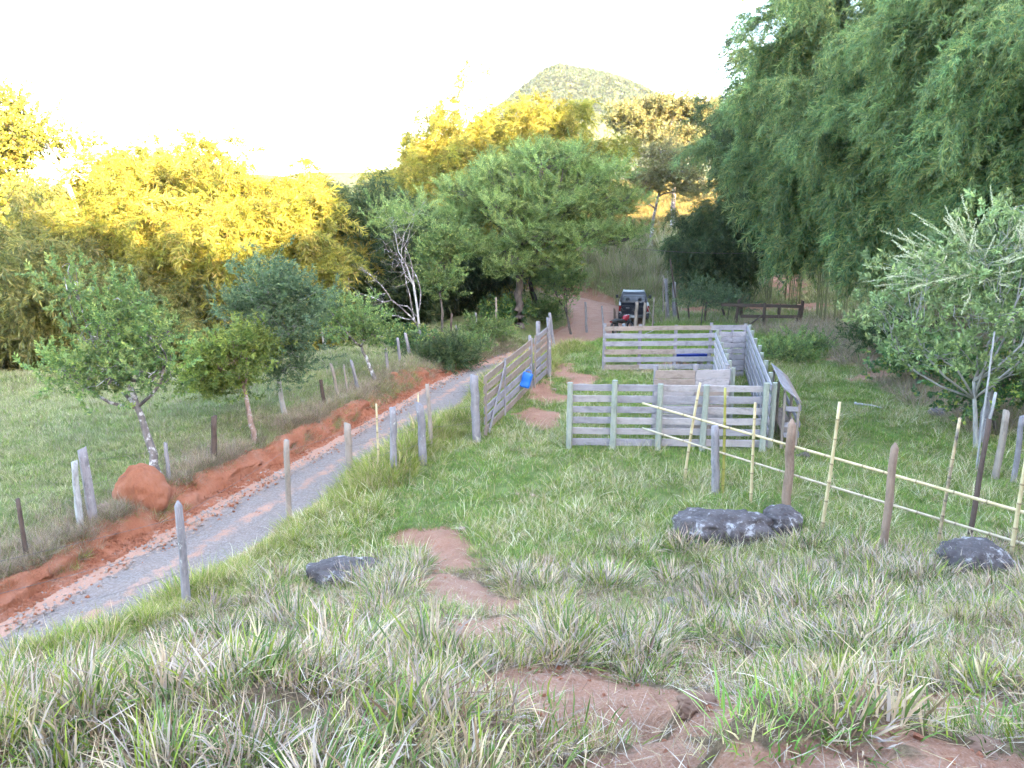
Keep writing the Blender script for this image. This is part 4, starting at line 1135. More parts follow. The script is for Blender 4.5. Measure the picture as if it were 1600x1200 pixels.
def px_post(parent, bpx, tpx, r, mat='post_grey', **kw):
    b = hit(*bpx); t = at(tpx[0], tpx[1], b[1]); t[1] += random.uniform(-.03, .03)
    return post(parent, b, t, r, mat, **kw), b, t

random.seed(3)
# --- barbed wire fence on the near side of the road
f0 = hit(290, 950)
fence = thing('wire_fence', 'barbed wire fence of rough grey posts along the near edge of the road', 'fence', f0)
line = []
for (bp, tp, r, mat, kw) in [((292, 950), (279, 790), .060, 'post_grey', dict(top='point')), ((453, 832), (447, 688), .062, 'post_tan', {}), ((549, 757), (542, 662), .085, 'post_tan', {}), ((615, 743), (613, 637), .075, 'post_grey', {}),
                       ((661, 726), (657, 631), .085, 'post_grey', {}), ((674, 703), (668, 600), .052, 'post_tan', {})]:
    o, b, t = px_post(fence, bp, tp, r, mat, **kw); line.append((b, t))
for (bp, tp, mat) in [((592, 740), (588, 631), 'bamboo'), ((656, 690), (653, 614), 'bamboo')]:
    b = hit(*bp); cane(fence, b-[0, 0, .1], at(*tp, b[1]), .026, mat, 'bamboo_stake')
pre = G(-5.9, 6.3)
line = [(pre, pre+np.array([-.1, 0, 1.3]))]+line
post(fence, line[0][0], line[0][1], .06)
gp = hit(744, 690)
line.append((gp, gp+np.array([0, 0, 1.5])))
for fr in (.35, .62, .88):
    strand(fence, [b*(1-fr)+t*fr+np.array([-.06, 0, 0]) for b, t in line])

# --- fence on the pasture side, above the red cut
f0 = hit(130, 815)
fence = thing('wire_fence', 'old pasture fence of thin uneven posts above the red cut', 'fence', f0)
line = []
for (bp, tp, r, mat, kw) in [((44, 878), (29, 779), .040, 'post_dark', {}), ((127, 825), (115, 722), .062, 'post_birch', {}), ((146, 815), (127, 702), .085, 'post_grey', {}), ((265, 752), (259, 692), .04, 'post_grey', {}), ((334, 720), (335, 650), .070, 'post_dark', {}),
                       ((507, 632), (501, 594), .055, 'post_dark', {}), ((529, 622), (517, 568), .05, 'post_tan', {}), ((543, 615), (537, 570), .03, 'post_tan', {}), ((560, 612), (549, 563), .045, 'post_grey', {}),
                       ((606, 578), (602, 545), .05, 'post_grey', {}), ((625, 566), (621, 528), .05, 'post_grey', {}), ((640, 556), (633, 520), .06, 'post_grey', {}), ((703, 540), (706, 490), .05, 'post_dark', {}), ((715, 530), (712, 508), .04, 'post_grey', {}), ((745, 520), (743, 488), .05, 'post_grey', {}), ((776, 515), (775, 465), .05, 'post_tan', {})]:
    o, b, t = px_post(fence, bp, tp, r, mat, **kw); line.append((b, t))
for fr in (.5, .85):
    strand(fence, [line[i][0]*(1-fr)+line[i][1]*fr for i in (0, 2, 3, 4, 5, 6, 8, 9, 11, 12, 14, 15)], barbs=False)

# --- board gate and the leaf behind it, along the road
def gate(label, A, B, nb, h0, heights, brace, stiles, mats, gap=0.0):
    A = np.asarray(A, float); B = np.asarray(B, float)
    th = thing('board_gate', label, 'gate', A)
    d = (B-A)/np.linalg.norm(B-A); n = np.array([d[1], -d[0], 0])
    up = np.array([0, 0, 1.0])
    for k in range(nb):
        z0 = h0+(heights[0]-h0-.08)*k/(nb-1); z1 = h0+(heights[1]-h0-.08)*k/(nb-1)
        board(th, A+up*(z0+.05), B+up*(z1+.05), .185, .028, random.choice(mats))
    for (f, lo, hi) in stiles:
        p = A*(1-f)+B*f+n*.032
        board(th, p+up*lo, p+up*hi, .10, .03, random.choice(mats), up=d, name='stile')
    for (f0_, z0, f1_, z1) in brace:
        board(th, A*(1-f0_)+B*f0_+n*.064+up*z0, A*(1-f1_)+B*f1_+n*.064+up*z1, .10, .028, mats[0], up=d, name='brace')
    return th
A = hit(757, 684); B = hit(830, 608); C1 = hit(834, 606); C2 = hit(854, 588)
A[2] = B[2] = C1[2] = C2[2] = min(A[2], B[2])+.02
gate('long weathered board gate with a diagonal brace beside the road', A, B, 6, .10, (1.52, 1.55), [(.04, .06, .36, 1.55)], [(.01, .02, 1.6), (.365, .05, 1.66), (.985, .02, 1.66)], ['board', 'board', 'board_warm'])
gate('narrow weathered board gate leaf at the far end of the long gate', C1, C2, 6, .10, (1.55, 1.62), [], [(.02, .0, 1.72), (.98, .0, 1.74)], ['board', 'board_warm'])
for (bp, tp, r, lab) in [((745, 690), (742, 586), .105, 'thick grey round gate post nearest the road fence'), ((831, 604), (828, 524), .06, 'post between the long gate and its narrow leaf'), ((858, 588), (857, 497), .075, 'grey post at the far end of the board gates'), ((842, 585), (841, 502), .085, 'squat post behind the narrow gate leaf')]:
    b = hit(*bp); t = at(*tp, b[1])
    th = thing('gate_post', lab, 'post', b)
    post(th, b, t, r, 'post_grey', 'shaft', n=9)

# --- corral
Z0 = np.array([0, 0, 1.0])
def flat(x, y): return np.array([x, y, gz(x, y)])
FL, FR, BL, BR = flat(1.39, 18.0), flat(6.10, 17.8), flat(3.28, 27.1), flat(8.28, 26.9)
def board_fence(label, A, B, fpost, nb, top, pr, pmat, bmat, side, ptop=.06, bw=.168, low=.16, square=True, skip=None, postname='post'):
    th = thing('board_fence', label, 'fence', A)
    d = (B-A)/np.linalg.norm(B-A); n = np.array([d[1], -d[0], 0])*side
    for k, f in enumerate(fpost):
        p = A*(1-f)+B*f; p[2] = gz(p[0], p[1])
        q = p+Z0*(top+ptop+random.uniform(-.02, .03)); q[:2] += np.random.default_rng(k).normal(0, .012, 2)
        post(th, p, q, pr, pmat, postname, n=8, square=square, top='flat')
    for k in range(nb):
        z = low+(top-low-bw*.5)*k/(nb-1)
        # each course is two or three boards butted at the posts
        cuts = [0]+sorted(random.sample(list(fpost[1:-1]), min(len(fpost)-2, 1)))+[1]
        for a, b in zip(cuts[:-1], cuts[1:]):
            pa = A*(1-a)+B*a; pb = A*(1-b)+B*b
            L = np.linalg.norm(pb-pa); e = d*.006
            board(th, pa+e+n*(pr+.018)+Z0*(z+random.uniform(-.008, .008)), pb-e+n*(pr+.018)+Z0*(z+random.uniform(-.008, .008)), bw*random.uniform(.92, 1.08), .03, random.choice(bmat))
    return th
board_fence('front board fence of the corral with greenish square posts', FL, FR, (0, .225, .455, .68, .985), 6, 1.60, .075, 'post_green', ['board', 'board', 'board_pale'], -1, ptop=.07)
board_fence('back board fence of the corral facing the truck', BL, BR, (0, .25, .5, .74, .985), 6, 1.64, .065, 'post_grey', ['board', 'board', 'board_warm'], 1, ptop=.05)
board_fence('side board fence of the corral with post heads on its outer face', BR+[.02, -.16, 0], FR+[.16, .10, 0], (0, .14, .28, .43, .57, .72, .86, .99), 6, 1.62, .065, 'post_green', ['board', 'board', 'board_pale'], 1, ptop=.05)
IA, IB = flat(3.62, 19.25), flat(5.50, 19.15)
board_fence('inner board panel of the corral just behind the front fence', IA, IB, (0.02, .55, .97), 7, 1.70, .06, 'post_grey', ['board_pale', 'board_warm', 'board_pale'], 1, ptop=.10, bw=.225, low=.2)
PA, PB = flat(6.82, 25.4), flat(5.68, 19.4)
board_fence('inner partition that forms the narrow chute of the corral', PA, PB, (0, .17, .34, .5, .66, .83, .99), 6, 1.62, .055, 'post_green', ['board', 'board_pale'], 1, ptop=.04)
CA, CB = flat(7.0, 25.85), flat(7.86, 25.75)
board_fence('closed board end of the narrow corral chute', CA, CB, (0.03, .5, .97), 8, 1.58, .05, 'post_grey', ['board'], 1, ptop=.03, bw=.165, low=.12)

# lean-to feeder on the outer side of the corral
fa, fb = flat(6.50, 17.95), flat(7.10, 20.6)
th = thing('covered_feeder', 'small plank roofed feeder leaning against the outer side of the corral', 'feeder', fa)
ux = np.array([1.0, -.2, 0]); ux /= np.linalg.norm(ux); dl = (fb-fa)/np.linalg.norm(fb-fa)
for k, (o, z) in enumerate([(.02, 1.50), (.17, 1.385), (.32, 1.27)]):
    n_ = np.array([ux[0]*.61, ux[1]*.61, .79])
    board(th, fa+ux*o+Z0*z-dl*.15, fb+ux*o+Z0*z, .19, .024, random.choice(['board', 'board_warm']), up=np.array([ux[0]*.79, ux[1]*.79, -.61]), name='roof_board')
for f in (0.0, .5, 1.0):
    p = fa*(1-f)+fb*f+ux*.36; p[2] = gz(p[0], p[1]); post(th, p, p+Z0*1.17, .035, 'post_tan', square=True, top='flat')
    p2 = fa*(1-f)+fb*f+ux*.03; p2[2] = gz(p2[0], p2[1]); post(th, p2, p2+Z0*1.38, .035, 'post_tan', square=True, top='flat')
for z in (1.02, .62, .36):
    board(th, fa+ux*.415+Z0*z, fb+ux*.415+Z0*z, .13, .025, 'board', name='side_board')
    board(th, fa+ux*.06+Z0*z-dl*.05, fa+ux*.34+Z0*z-dl*.05, .12, .025, 'board', name='end_board')
board(th, fa+ux*.2+Z0*.32, fb+ux*.2+Z0*.32, .32, .025, 'board_warm', up=ux, name='floor_board')

# --- bamboo rail fence on the right
f0 = hit(1235, 800)
fence = thing('bamboo_rail_fence', 'makeshift fence of two long bamboo rails on split posts before the boulder', 'fence', f0)
for (bp, tp, r, mat, kw) in [((1118, 773), (1117, 664), .085, 'post_grey', {}), ((1230, 800), (1237, 664), .088, 'post_brown', dict(top='point')), ((1379, 862), (1397, 700), .070, 'post_brown', dict(top='point'))]:
    px_post(fence, bp, tp, r, mat, n=9, **kw)
b = hit(1514, 850); post(fence, b, at(1546, 655, b[1]+.2), .042, 'post_dark')
for (bp, tp, r, mat) in [((1069, 747), (1094, 598), .034, 'bamboo'), ((1129, 772), (1133, 606), .034, 'bamboo_green'), ((1173, 787), (1180, 629), .032, 'bamboo'), ((1282, 832), (1312, 628), .033, 'bamboo'), ((1464, 857), (1500, 653), .030, 'bamboo_dark'), ((1578, 880), (1608, 690), .034, 'bamboo')]:
    b = hit(*bp); cane(fence, b-[0, 0, .12], at(*tp, b[1]), r, mat, 'bamboo_stake', bow=(random.uniform(-.02, .02), 0, 0))
cane(fence, at(1004, 630, 16.2), at(1660, 818, 11.0), .024, 'bamboo', 'rail', node=.5, taper=1.25)
cane(fence, at(1004, 669, 16.2), at(1660, 868, 11.0), .021, 'bamboo_pale', 'rail', node=.5, taper=1.2, bow=(0, 0, -.02))

# --- tall old posts by the flowering shrub
f0 = hit(1528, 650)
fence = thing('old_post_fence', 'row of tall weathered posts and leaning poles under the flowering shrub', 'fence', f0)
for (bp, tp, r, mat, kw) in [((1527, 655), (1536, 562), .15, 'post_grey', dict(top='slant')), ((1535, 690), (1548, 600), .12, 'post_grey', dict(top='slant')), ((1556, 748), (1572, 641), .075, 'post_tan', {}), ((1583, 755), (1597, 650), .055, 'post_grey', {})]:
    px_post(fence, bp, tp, r, mat, n=9, **kw)
b = hit(1525, 735); post(fence, b, at(1554, 518, b[1]), .022, 'post_birch', name='pole', n=6)
b = hit(1528, 745); post(fence, b, at(1556, 613, b[1]), .035, 'post_birch', name='pole', n=6)
b = hit(1600, 640); post(fence, b, at(1582, 500, b[1]+.3), .05, 'post_tan', name='pole', n=6)

# --- fence posts between the corral and the road
f0 = hit(942, 520)
fence = thing('wire_fence', 'thin grey fence posts standing between the corral and the parked truck', 'fence', f0)
line = []
for (bp, tp, r, mat) in [((866, 545), (859, 489), .07, 'post_grey'), ((917, 522), (915, 472), .06, 'post_grey'), ((944, 527), (940, 478), .055, 'post_grey'), ((962, 522), (960, 482), .055, 'post_dark'), ((992, 518), (995, 472), .10, 'post_tan'), ((1005, 518), (1008, 473), .075, 'post_tan'), ((1019, 516), (1022, 465), .045, 'post_tan'), ((1040, 505), (1040, 472), .04, 'post_tan')]:
    o, b, t = px_post(fence, bp, tp, r, mat); line.append((b, t))
a = hit(1024, 508); post(fence, a, at(1009, 473, a[1]-1.0), .02, 'post_birch', name='stay', n=5)
a = hit(990, 530); post(fence, a, at(1030, 512, a[1]), .02, 'post_birch', name='fallen_pole', n=5)
for fr in (.5, .85): strand(fence, [b*(1-fr)+t*fr for b, t in line], barbs=False)
# cluster of old posts right of the truck
f0 = hit(1048, 500)
fence = thing('old_post_fence', 'cluster of old split posts right of the parked truck', 'fence', f0)
for (bp, tp, r, mat) in [((1044, 500), (1040, 436), .10, 'post_grey'), ((1054, 498), (1053, 440), .11, 'post_grey'), ((1036, 492), (1037, 430), .05, 'post_tan'), ((1061, 505), (1047, 405), .05, 'post_dark'), ((1077, 503), (1075, 476), .05, 'post_dark'), ((1101, 505), (1104, 472), .055, 'post_dark')]:
    px_post(fence, bp, tp, r, mat)
# dark rail fence
f0 = hit(1190, 512)
fence = thing('rail_fence', 'dark wooden two rail fence before the dirt track at the bamboo', 'fence', f0)
T_ = []
for (bp, tp, r) in [((1133, 497), (1127, 475), .07), ((1148, 508), (1155, 468), .09), ((1158, 500), (1158, 466), .11), ((1193, 513), (1195, 474), .09), ((1218, 500), (1218, 476), .10), ((1249, 508), (1254, 470), .10), ((1246, 508), (1251, 480), .10)]:
    o, b, t = px_post(fence, bp, tp, r, 'post_dark'); T_.append((b, t))
yb = T_[3][0][1]
board(fence, at(1127, 476, yb), at(1253, 479, yb), .16, .07, 'post_dark', name='rail')
board(fence, at(1158, 494, yb), at(1250, 495, yb), .16, .07, 'post_dark', name='rail')
b = hit(1160, 516); post(fence, b, at(1194, 490, yb), .045, 'post_dark', name='stay', n=6)
# far wire across the green slope
ow = thing('overhead_wire', 'thin dark cable strung across the green slope', 'cable', at(1040, 391, 47))
strand(ow, [at(990, 388, 47), at(1150, 396, 47), at(1330, 380, 46)], .014, .08, 'cable', barbs=False)

# ------------------------------------------------------------------ rocks, mound, logs
def ico(sub=4):
    import bmesh
    bm = bmesh.new(); bmesh.ops.create_icosphere(bm, subdivisions=sub, radius=1.0)
    V = np.array([v.co[:] for v in bm.verts]); T = np.array([[v.index for v in f.verts] for f in bm.faces]); bm.free()
    return V, T
ICO, ICO3 = ico(5), ico(3)
def rock(name, label, lumps, mat, seed, rough=.22, cat='rock', group=None, hard=True, I=None):
    """lumps: (centre, half sizes): the first is the body"""
    V0, T = I or ICO
    c0 = np.asarray(lumps[0][0], float)
    th_w = Matrix.Translation(Vector(c0))
    # one continuous surface: union of ellipsoids by radial distance from the body centre
    R = np.zeros(len(V0))
    for (c, h) in lumps:
        d = (np.asarray(c, float)-c0); h = np.asarray(h, float)
        a = ((V0/h)**2).sum(1); b = -2*((V0*d/h**2).sum(1)); cc = (d*d/h**2).sum()-1
        disc = b*b-4*a*cc
        r = np.where(disc > 0, (-b+np.sqrt(np.maximum(disc, 0)))/(2*a), 0)
        R = np.maximum(R, r)
    P = V0*R[:, None]
    s = 1.0/np.max(lumps[0][1])
    n = fbm(P[:, 0]*2.1*s+seed, P[:, 1]*2.1*s, P[:, 2]*2.1*s, s=seed, o=5)
    if hard: n = .8*n-.9*np.abs(fbm(P[:, 0]*3.3*s, P[:, 1]*3.3*s+seed, P[:, 2]*3.3*s, s=seed+7, o=3))
    P = P*(1+rough*n)[:, None]
    if hard: P = P+.018*np.max(lumps[0][1])*fbm(P[:, 0]*14*s, P[:, 1]*14*s, P[:, 2]*14*s, s=seed+3, o=3)[:, None]*V0
    if hard: P[:, 2] = np.where(P[:, 2] > 0, P[:, 2]*(1-.22*sstep(.3, 1.0, P[:, 2]/(P[:, 2].max()+1e-6))), P[:, 2])
    me = fast_mesh(name, P, None, T, M[mat], True)
    o = bpy.data.objects.new(name, me); link(o, None, th_w)
    return props(o, label, cat, group)
h = hit(1130, 850)
rock('boulder', 'large dark lichen spotted boulder with two humps before the bamboo rails', [(h+[0, .25, .14], (.98, .62, .42)), (h+[.55, .25, .14], (.5, .45, .38)), (h+[-.35, .1, .20], (.6, .5, .40))], 'rock', 5, .2)
h = hit(1222, 838)
rock('boulder', 'rounded grey hump of rock touching the large dark boulder', [(h+[.04, .18, .18], (.36, .42, .38))], 'rock', 8, .16)
h = hit(1530, 890)
rock('boulder', 'low grey lichened boulder under the rails at the right edge', [(h+[0, .2, .08], (.58, .45, .36))], 'rock', 11, .18)
h = hit(540, 912)
rock('boulder', 'flat dark rock half buried in grass above the red path', [(h+[0, .05, .12], (.70, .42, .28)), (h+[.28, .1, .15], (.4, .32, .2))], 'rock', 14, .2)
h = hit(478, 1040)
rock('boulder', 'pinkish grey stone sunk in the tall foreground grass', [(h+[0, 0, -.03], (.20, .16, .15))], 'rock_pink', 17, .15)
h = hit(1048, 945)
rock('boulder', 'small grey stone showing among grass left of the rails', [(h+[0, 0, 0], (.14, .12, .10))], 'rock_pink', 19, .2)
h = hit(1095, 1105)
rock('boulder', 'brown angular stone wedged in the red earth step', [(h+[0, .05, -.04], (.10, .08, .08))], 'stone_brown', 23, .22)
h = hit(1545, 1165)
rock('boulder', 'brown flat stone in the bare earth at the bottom right', [(h+[0, 0, -.03], (.10, .08, .045))], 'stone_brown', 29, .15)
h = hit(1480, 648)
rock('boulder', 'low grey rock in the shade under the flowering shrub', [(h+[0, .1, 0], (.5, .3, .22))], 'rock_pink', 31, .18)
h = hit(218, 782)
rock('termite_mound', 'rounded red termite mound on top of the roadside cut', [(h+[0, .1, .12], (.50, .46, .56)), (h+[.22, .05, .05], (.34, .36, .40))], 'termite', 37, .10, 'mound', hard=False)
h = hit(665, 545)
rock('termite_mound', 'small red termite mound behind the bare whitish tree', [(h+[0, .5, .12], (.42, .4, .36)), (h+[-.35, .5, .05], (.3, .3, .3))], 'termite', 41, .10, 'mound', hard=False)
h = hit(615, 590)
rock('earth_clod', 'small red earth clod on the pasture bank', [(h+[0, 0, .05], (.16, .14, .14))], 'termite', 43, .15, 'clod', hard=False, I=ICO3)
for i, (px, py, s, lab) in enumerate([(910, 604, .16, 'largest pale stone on the trampled earth beside the gate'), (890, 612, .11, 'pale stone left of the largest one on the trampled earth'), (866, 610, .10, 'pale flat stone nearest the gate on the trampled earth'), (804, 908, .13, 'tan stone at the right edge of the red path'),
        (832, 775, .06, 'small pale stone in the grass left of the boulder'), (808, 773, .05, 'smallest pale stone in the open grass'), (903, 830, .06, 'tiny pale stone in the grass beyond the foreground tufts'), (160, 795, .14, 'earthy stone at the foot of the old split post'), (722, 828, .07, 'brown stone by the end of the red path'),
        (1010, 586, .10, 'grey stone inside the corral by its back fence'), (1045, 582, .12, 'brown stone inside the corral near the inner panel'), (385, 755, .12, 'orange stone on the road shoulder below the pasture fence')]):
    h = hit(px, py)
    rock('stone', lab, [(h+[0, 0, s*.25], (s, s*.8, s*.6))], 'stone', 50+i, .2, 'stone', I=ICO3)
# fallen branch on the road edge, log in the grass
def log(name, label, pts, r, mat, cat):
    b = np.asarray(pts[0]); mb = MB(); g = np.random.default_rng(9)
    q = np.array(pts, float); ti = np.linspace(0, len(q)-1, 9)
    q = np.stack([np.interp(ti, np.arange(len(q)), q[:, k]) for k in range(3)], 1); q[1:-1] += g.normal(0, r*.3, (7, 3))
    mb.tube(q, r*np.linspace(1, .55, 9), 7)
    o = mb.build(name, M[mat], None, smooth=True, w=Matrix.Translation(Vector(b))); return props(o, label, cat)
log('fallen_branch', 'curved grey branch lying at the foot of the red cut', [hit(388, 735)+[0, 0, .06], hit(408, 744)+[0, 0, .05], hit(445, 742)+[0, 0, .04]], .05, 'bark_white', 'branch')
log('fallen_branch', 'pale stick lying in the grass right of the corral', [hit(1335, 632)+[0, 0, .05], hit(1378, 640)+[0, 0, .05]], .035, 'bark_white', 'branch')
log('fallen_branch', 'small dark stump lying in the grass by the brown post', [hit(1248, 714)+[0, 0, .06], hit(1264, 716)+[0, 0, .05]], .08, 'bark', 'stump')
log('fallen_branch', 'pale plank stub on the road edge beside the truck', [hit(966, 464)+[0, 0, .1], hit(971, 458)+[0, 0, .35]], .09, 'bark_white', 'plank')

# ------------------------------------------------------------------ blue plastic
c = at(1079, 554, 27.55)
drum = thing('barrel_trough', 'dark blue half barrel trough lying behind the back corral fence', 'trough', [c[0], c[1], gz(c[0], c[1])])
L, R_ = .56, .24
rings = []
for s in (-1, -.92, -.4, -.36, 0, .36, .4, .92, 1):
    rr = R_*(1.0 if abs(s) in (.36, .92) else .96) if abs(s) < 1 else R_*.88
    a = np.linspace(math.pi, 2*math.pi, 13)
    outer = np.stack([np.full(13, c[0]+s*L), c[1]+rr*np.cos(a), c[2]+.06+rr*np.sin(a)], 1)
    ri = rr-.014
    inner = np.stack([np.full(13, c[0]+s*L*.975), c[1]+ri*np.cos(a[::-1]), c[2]+.064+ri*np.sin(a[::-1])], 1)
    rings.append(np.vstack([outer, inner]))
mb = MB(); mb.loft(rings, cap=False)
for s in (-1, 1):
    a = np.linspace(math.pi, 2*math.pi, 13); rr = R_*.88
    V = np.vstack([[c[0]+s*L, c[1], c[2]+.06], np.stack([np.full(13, c[0]+s*L), c[1]+rr*np.cos(a), c[2]+.06+rr*np.sin(a)], 1)])
    mb.add(V, None, [(0, i, i+1) for i in range(1, 13)])
mb.build('shell', M['blue_dark'], drum, smooth=True)
for s in (-.36, .36):
    mb = MB(); z0 = gz(c[0], c[1])
    mb.box([c[0]+s, c[1]+.02, (z0+c[2]-.17)/2-.05], [.10, .40, c[2]-.17-z0+.1]); mb.build('support', M['post_tan'], drum)

gx = hit(818, 622); jd = 22.6
c = at(819, 594, jd)
jug = thing('plastic_jug', 'bright blue cut open plastic jug hanging on the long board gate', 'jug', c-np.array([0, 0, .25]), rad(-18))
mb = MB()
hh, wx, wy = .46, .155, .10
rings = []
for (t, k) in [(0, .72), (.04, .95), (.2, 1.0), (.24, .96), (.5, .96), (.54, 1.0), (.9, 1.0), (1.0, .94)]:
    a = np.arange(16)*2*math.pi/16+math.pi/16
    sx = np.sign(np.cos(a))*np.abs(np.cos(a))**.55*wx*k; sy = np.sign(np.sin(a))*np.abs(np.sin(a))**.55*wy*k
    rings.append(np.stack([sx, sy, np.full(16, .02+hh*t)], 1))
inner = [r*np.array([.93, .9, 1]) for r in rings[::-1]]
inner[-1] = inner[-1]+[0, 0, .02]
mb.loft(rings+inner[:-1]+[inner[-1]])
tilt = np.array(Matrix.Rotation(rad(12), 3, 'Y') @ Matrix.Rotation(rad(-14), 3, 'X'))
mb.V = [v @ tilt.T for v in mb.V]
mb.build('body', M['blue'], jug, world=False, smooth=True)
mb = MB(); mb.tube(np.array([[-.09, 0, .46], [-.07, 0, .54], [0, 0, .57], [.07, 0, .54], [.09, 0, .46]]) @ tilt.T, .014, 6); mb.build('handle', M['blue'], jug, world=False, smooth=True)
mb = MB(); mb.tube(np.array([[.02, .0, .56], [.0, .06, .66], [-.02, .12, .72]]) @ tilt.T, .006, 5); mb.build('hook_wire', M['wire'], jug, world=False, smooth=True)

# ------------------------------------------------------------------ pickup truck (local: +Y forward, X right)
tx, ty = 7.15, 45.3
tz = float(road_z(ty))+.0
truck = thing('pickup_truck', 'black pickup truck parked on the road, seen from behind', 'pickup truck', (tx, ty, tz), rad(-8))
def prof_body(secs):
    """secs: (y, half width, z low, z high) lofted with rounded shoulders"""
    R = []
    for (y, hw, z0, z1) in secs:
        c = .06
        R.append([(-hw+.03, y, z0), (hw-.03, y, z0), (hw, y, z0+.06), (hw+.01, y, z0+(z1-z0)*.45), (hw-.01, y, z1-c), (hw-c, y, z1), (-hw+c, y, z1), (-hw+.01, y, z1-c), (-hw-.01, y, z0+(z1-z0)*.45), (-hw, y, z0+.06)])
    return np.array(R, float)
def part(mb, name, mat, parent=truck, smooth=False): return mb.build(name, M[mat], parent, world=False, smooth=smooth)
mb = MB(); mb.loft(prof_body([(.55, .83, .42, 1.02), (.9, .86, .40, 1.05), (2.6, .87, .40, 1.05), (3.2, .86, .42, 1.02), (3.75, .84, .45, .97), (4.55, .80, .48, .90), (4.78, .70, .50, .80)])); part(mb, 'front_body', 'paint', smooth=True)
# cargo bed: two walls, floor
mb = MB()
for s in (-1, 1): mb.box([s*.81, -.28, .80], [.10, 1.72, .52]); 
mb.box([0, -.28, .56], [1.54, 1.72, .06]); mb.box([0, .56, .78], [1.5, .05, .48])
part(mb, 'cargo_bed', 'paint')
mb = MB(); mb.box([0, -1.17, .79], [1.40, .06, .50]); mb.box([0, -1.205, .79], [1.2, .015, .34]); tg = part(mb, 'tailgate', 'paint')
mb = MB(); mb.box([0, -1.225, .90], [.22, .03, .06]); part(mb, 'tailgate_handle', 'blackpl', tg)
mb = MB(); mb.box([-.36, -1.222, .93], [.20, .012, .06]); part(mb, 'badge', 'chrome', tg)
for s in (-1, 1):
    mb = MB(); mb.box([s*.79, -1.165, .88], [.13, .05, .30]); part(mb, 'taillight', 'redlens')
    mb = MB(); mb.box([s*.79, -1.17, .68], [.12, .05, .08]); part(mb, 'reverse_light', 'whitelens')
mb = MB(); mb.loft([[(x, y, z) for (y, z) in ((-1.12, .36), (-1.30, .38), (-1.32, .50), (-1.28, .54), (-1.12, .54))] for x in (-.84, -.5, .5, .84)]); bp = part(mb, 'rear_bumper', 'blackpl')
mb = MB(); mb.box([0, -1.335, .46], [.40, .012, .13]); part(mb, 'number_plate', 'plate', bp)
# cab
def cab_ring(z, y0, y1, hw): return [(-hw, y0, z), (hw, y0, z), (hw+.02, (y0+y1)/2, z), (hw-.03, y1, z), (-hw+.03, y1, z), (-hw-.02, (y0+y1)/2, z)]
mb = MB(); mb.loft(np.array([cab_ring(1.0, .62, 3.25, .82), cab_ring(1.15, .66, 3.0, .80), cab_ring(1.50, .84, 2.35, .70), cab_ring(1.60, .98, 2.15, .64), cab_ring(1.63, 1.15, 1.95, .54)])); cabo = part(mb, 'cab', 'paint', smooth=False)
mb = MB(); V = [(-.66, .665, 1.14), (.66, .665, 1.14), (.60, .815, 1.46), (-.60, .815, 1.46)]; mb.add(np.array(V)+[0, -.012, .0], [(0, 1, 2, 3)]); part(mb, 'rear_window', 'glass', cabo)
mb = MB()
for x in (-.36, .36): mb.tube([[x, .70, 1.12], [x, .72, 1.22], [x, .73, 1.30]], [.12, .13, .08], 8)
part(mb, 'headrest', 'blackpl', cabo)
for s in (-1, 1):
    for (ya, yb, yc, yd) in ((.80, 1.62, 1.62, .96), (1.70, 2.78, 2.20, 1.70)):
        mb = MB(); mb.add([(s*.822, ya, 1.14), (s*.835, yb, 1.14), (s*.752, yc, 1.47), (s*.735, yd, 1.47)], [(0, 1, 2, 3) if s > 0 else (3, 2, 1, 0)]); part(mb, 'side_window', 'glass', cabo)
    mb = MB(); mb.tube([[s*.84, 2.55, 1.10], [s*.94, 2.52, 1.12]], .02, 5); mb.box([s*1.0, 2.50, 1.16], [.16, .07, .19]); part(mb, 'mirror', 'blackpl')
    mb = MB(); mb.tube([[s*.60, 1.1, 1.65], [s*.60, 2.0, 1.65]], .02, 6); part(mb, 'roof_rail', 'chrome', cabo)
mb = MB(); mb.tube([[-.72, .50, 1.06], [-.66, .52, 1.38], [.66, .52, 1.38], [.72, .50, 1.06]], .025, 7); part(mb, 'roll_bar', 'blackpl', smooth=True)
for s in (-1, 1):
    for y in (-.35, 3.75):
        wp = bpy.data.objects.new('wheel', None); link(wp, truck, W[truck.name] @ Matrix.Translation((s*.76, y, .34)))
        a = np.arange(24)*2*math.pi/24
        rings = [np.stack([np.full(24, x), r*np.cos(a), r*np.sin(a)], 1) for (x, r) in ((-.10, .22), (-.12, .30), (-.08, .34), (.08, .34), (.12, .30), (.10, .22))]
        mb = MB(); mb.loft(rings, cap=False); mb.build('tyre', M['rubber'], wp, world=False, smooth=True)
        mb = MB(); mb.tube([[-.07, 0, 0], [.07, 0, 0]], .225, 16); mb.build('rim', M['chrome'], wp, world=False)
mb = MB(); mb.box([0, -.3, .34], [.12, 1.4, .10]); mb.tube([[-.7, -.35, .34], [.7, -.35, .34]], .06, 8); part(mb, 'rear_axle', 'blackpl')

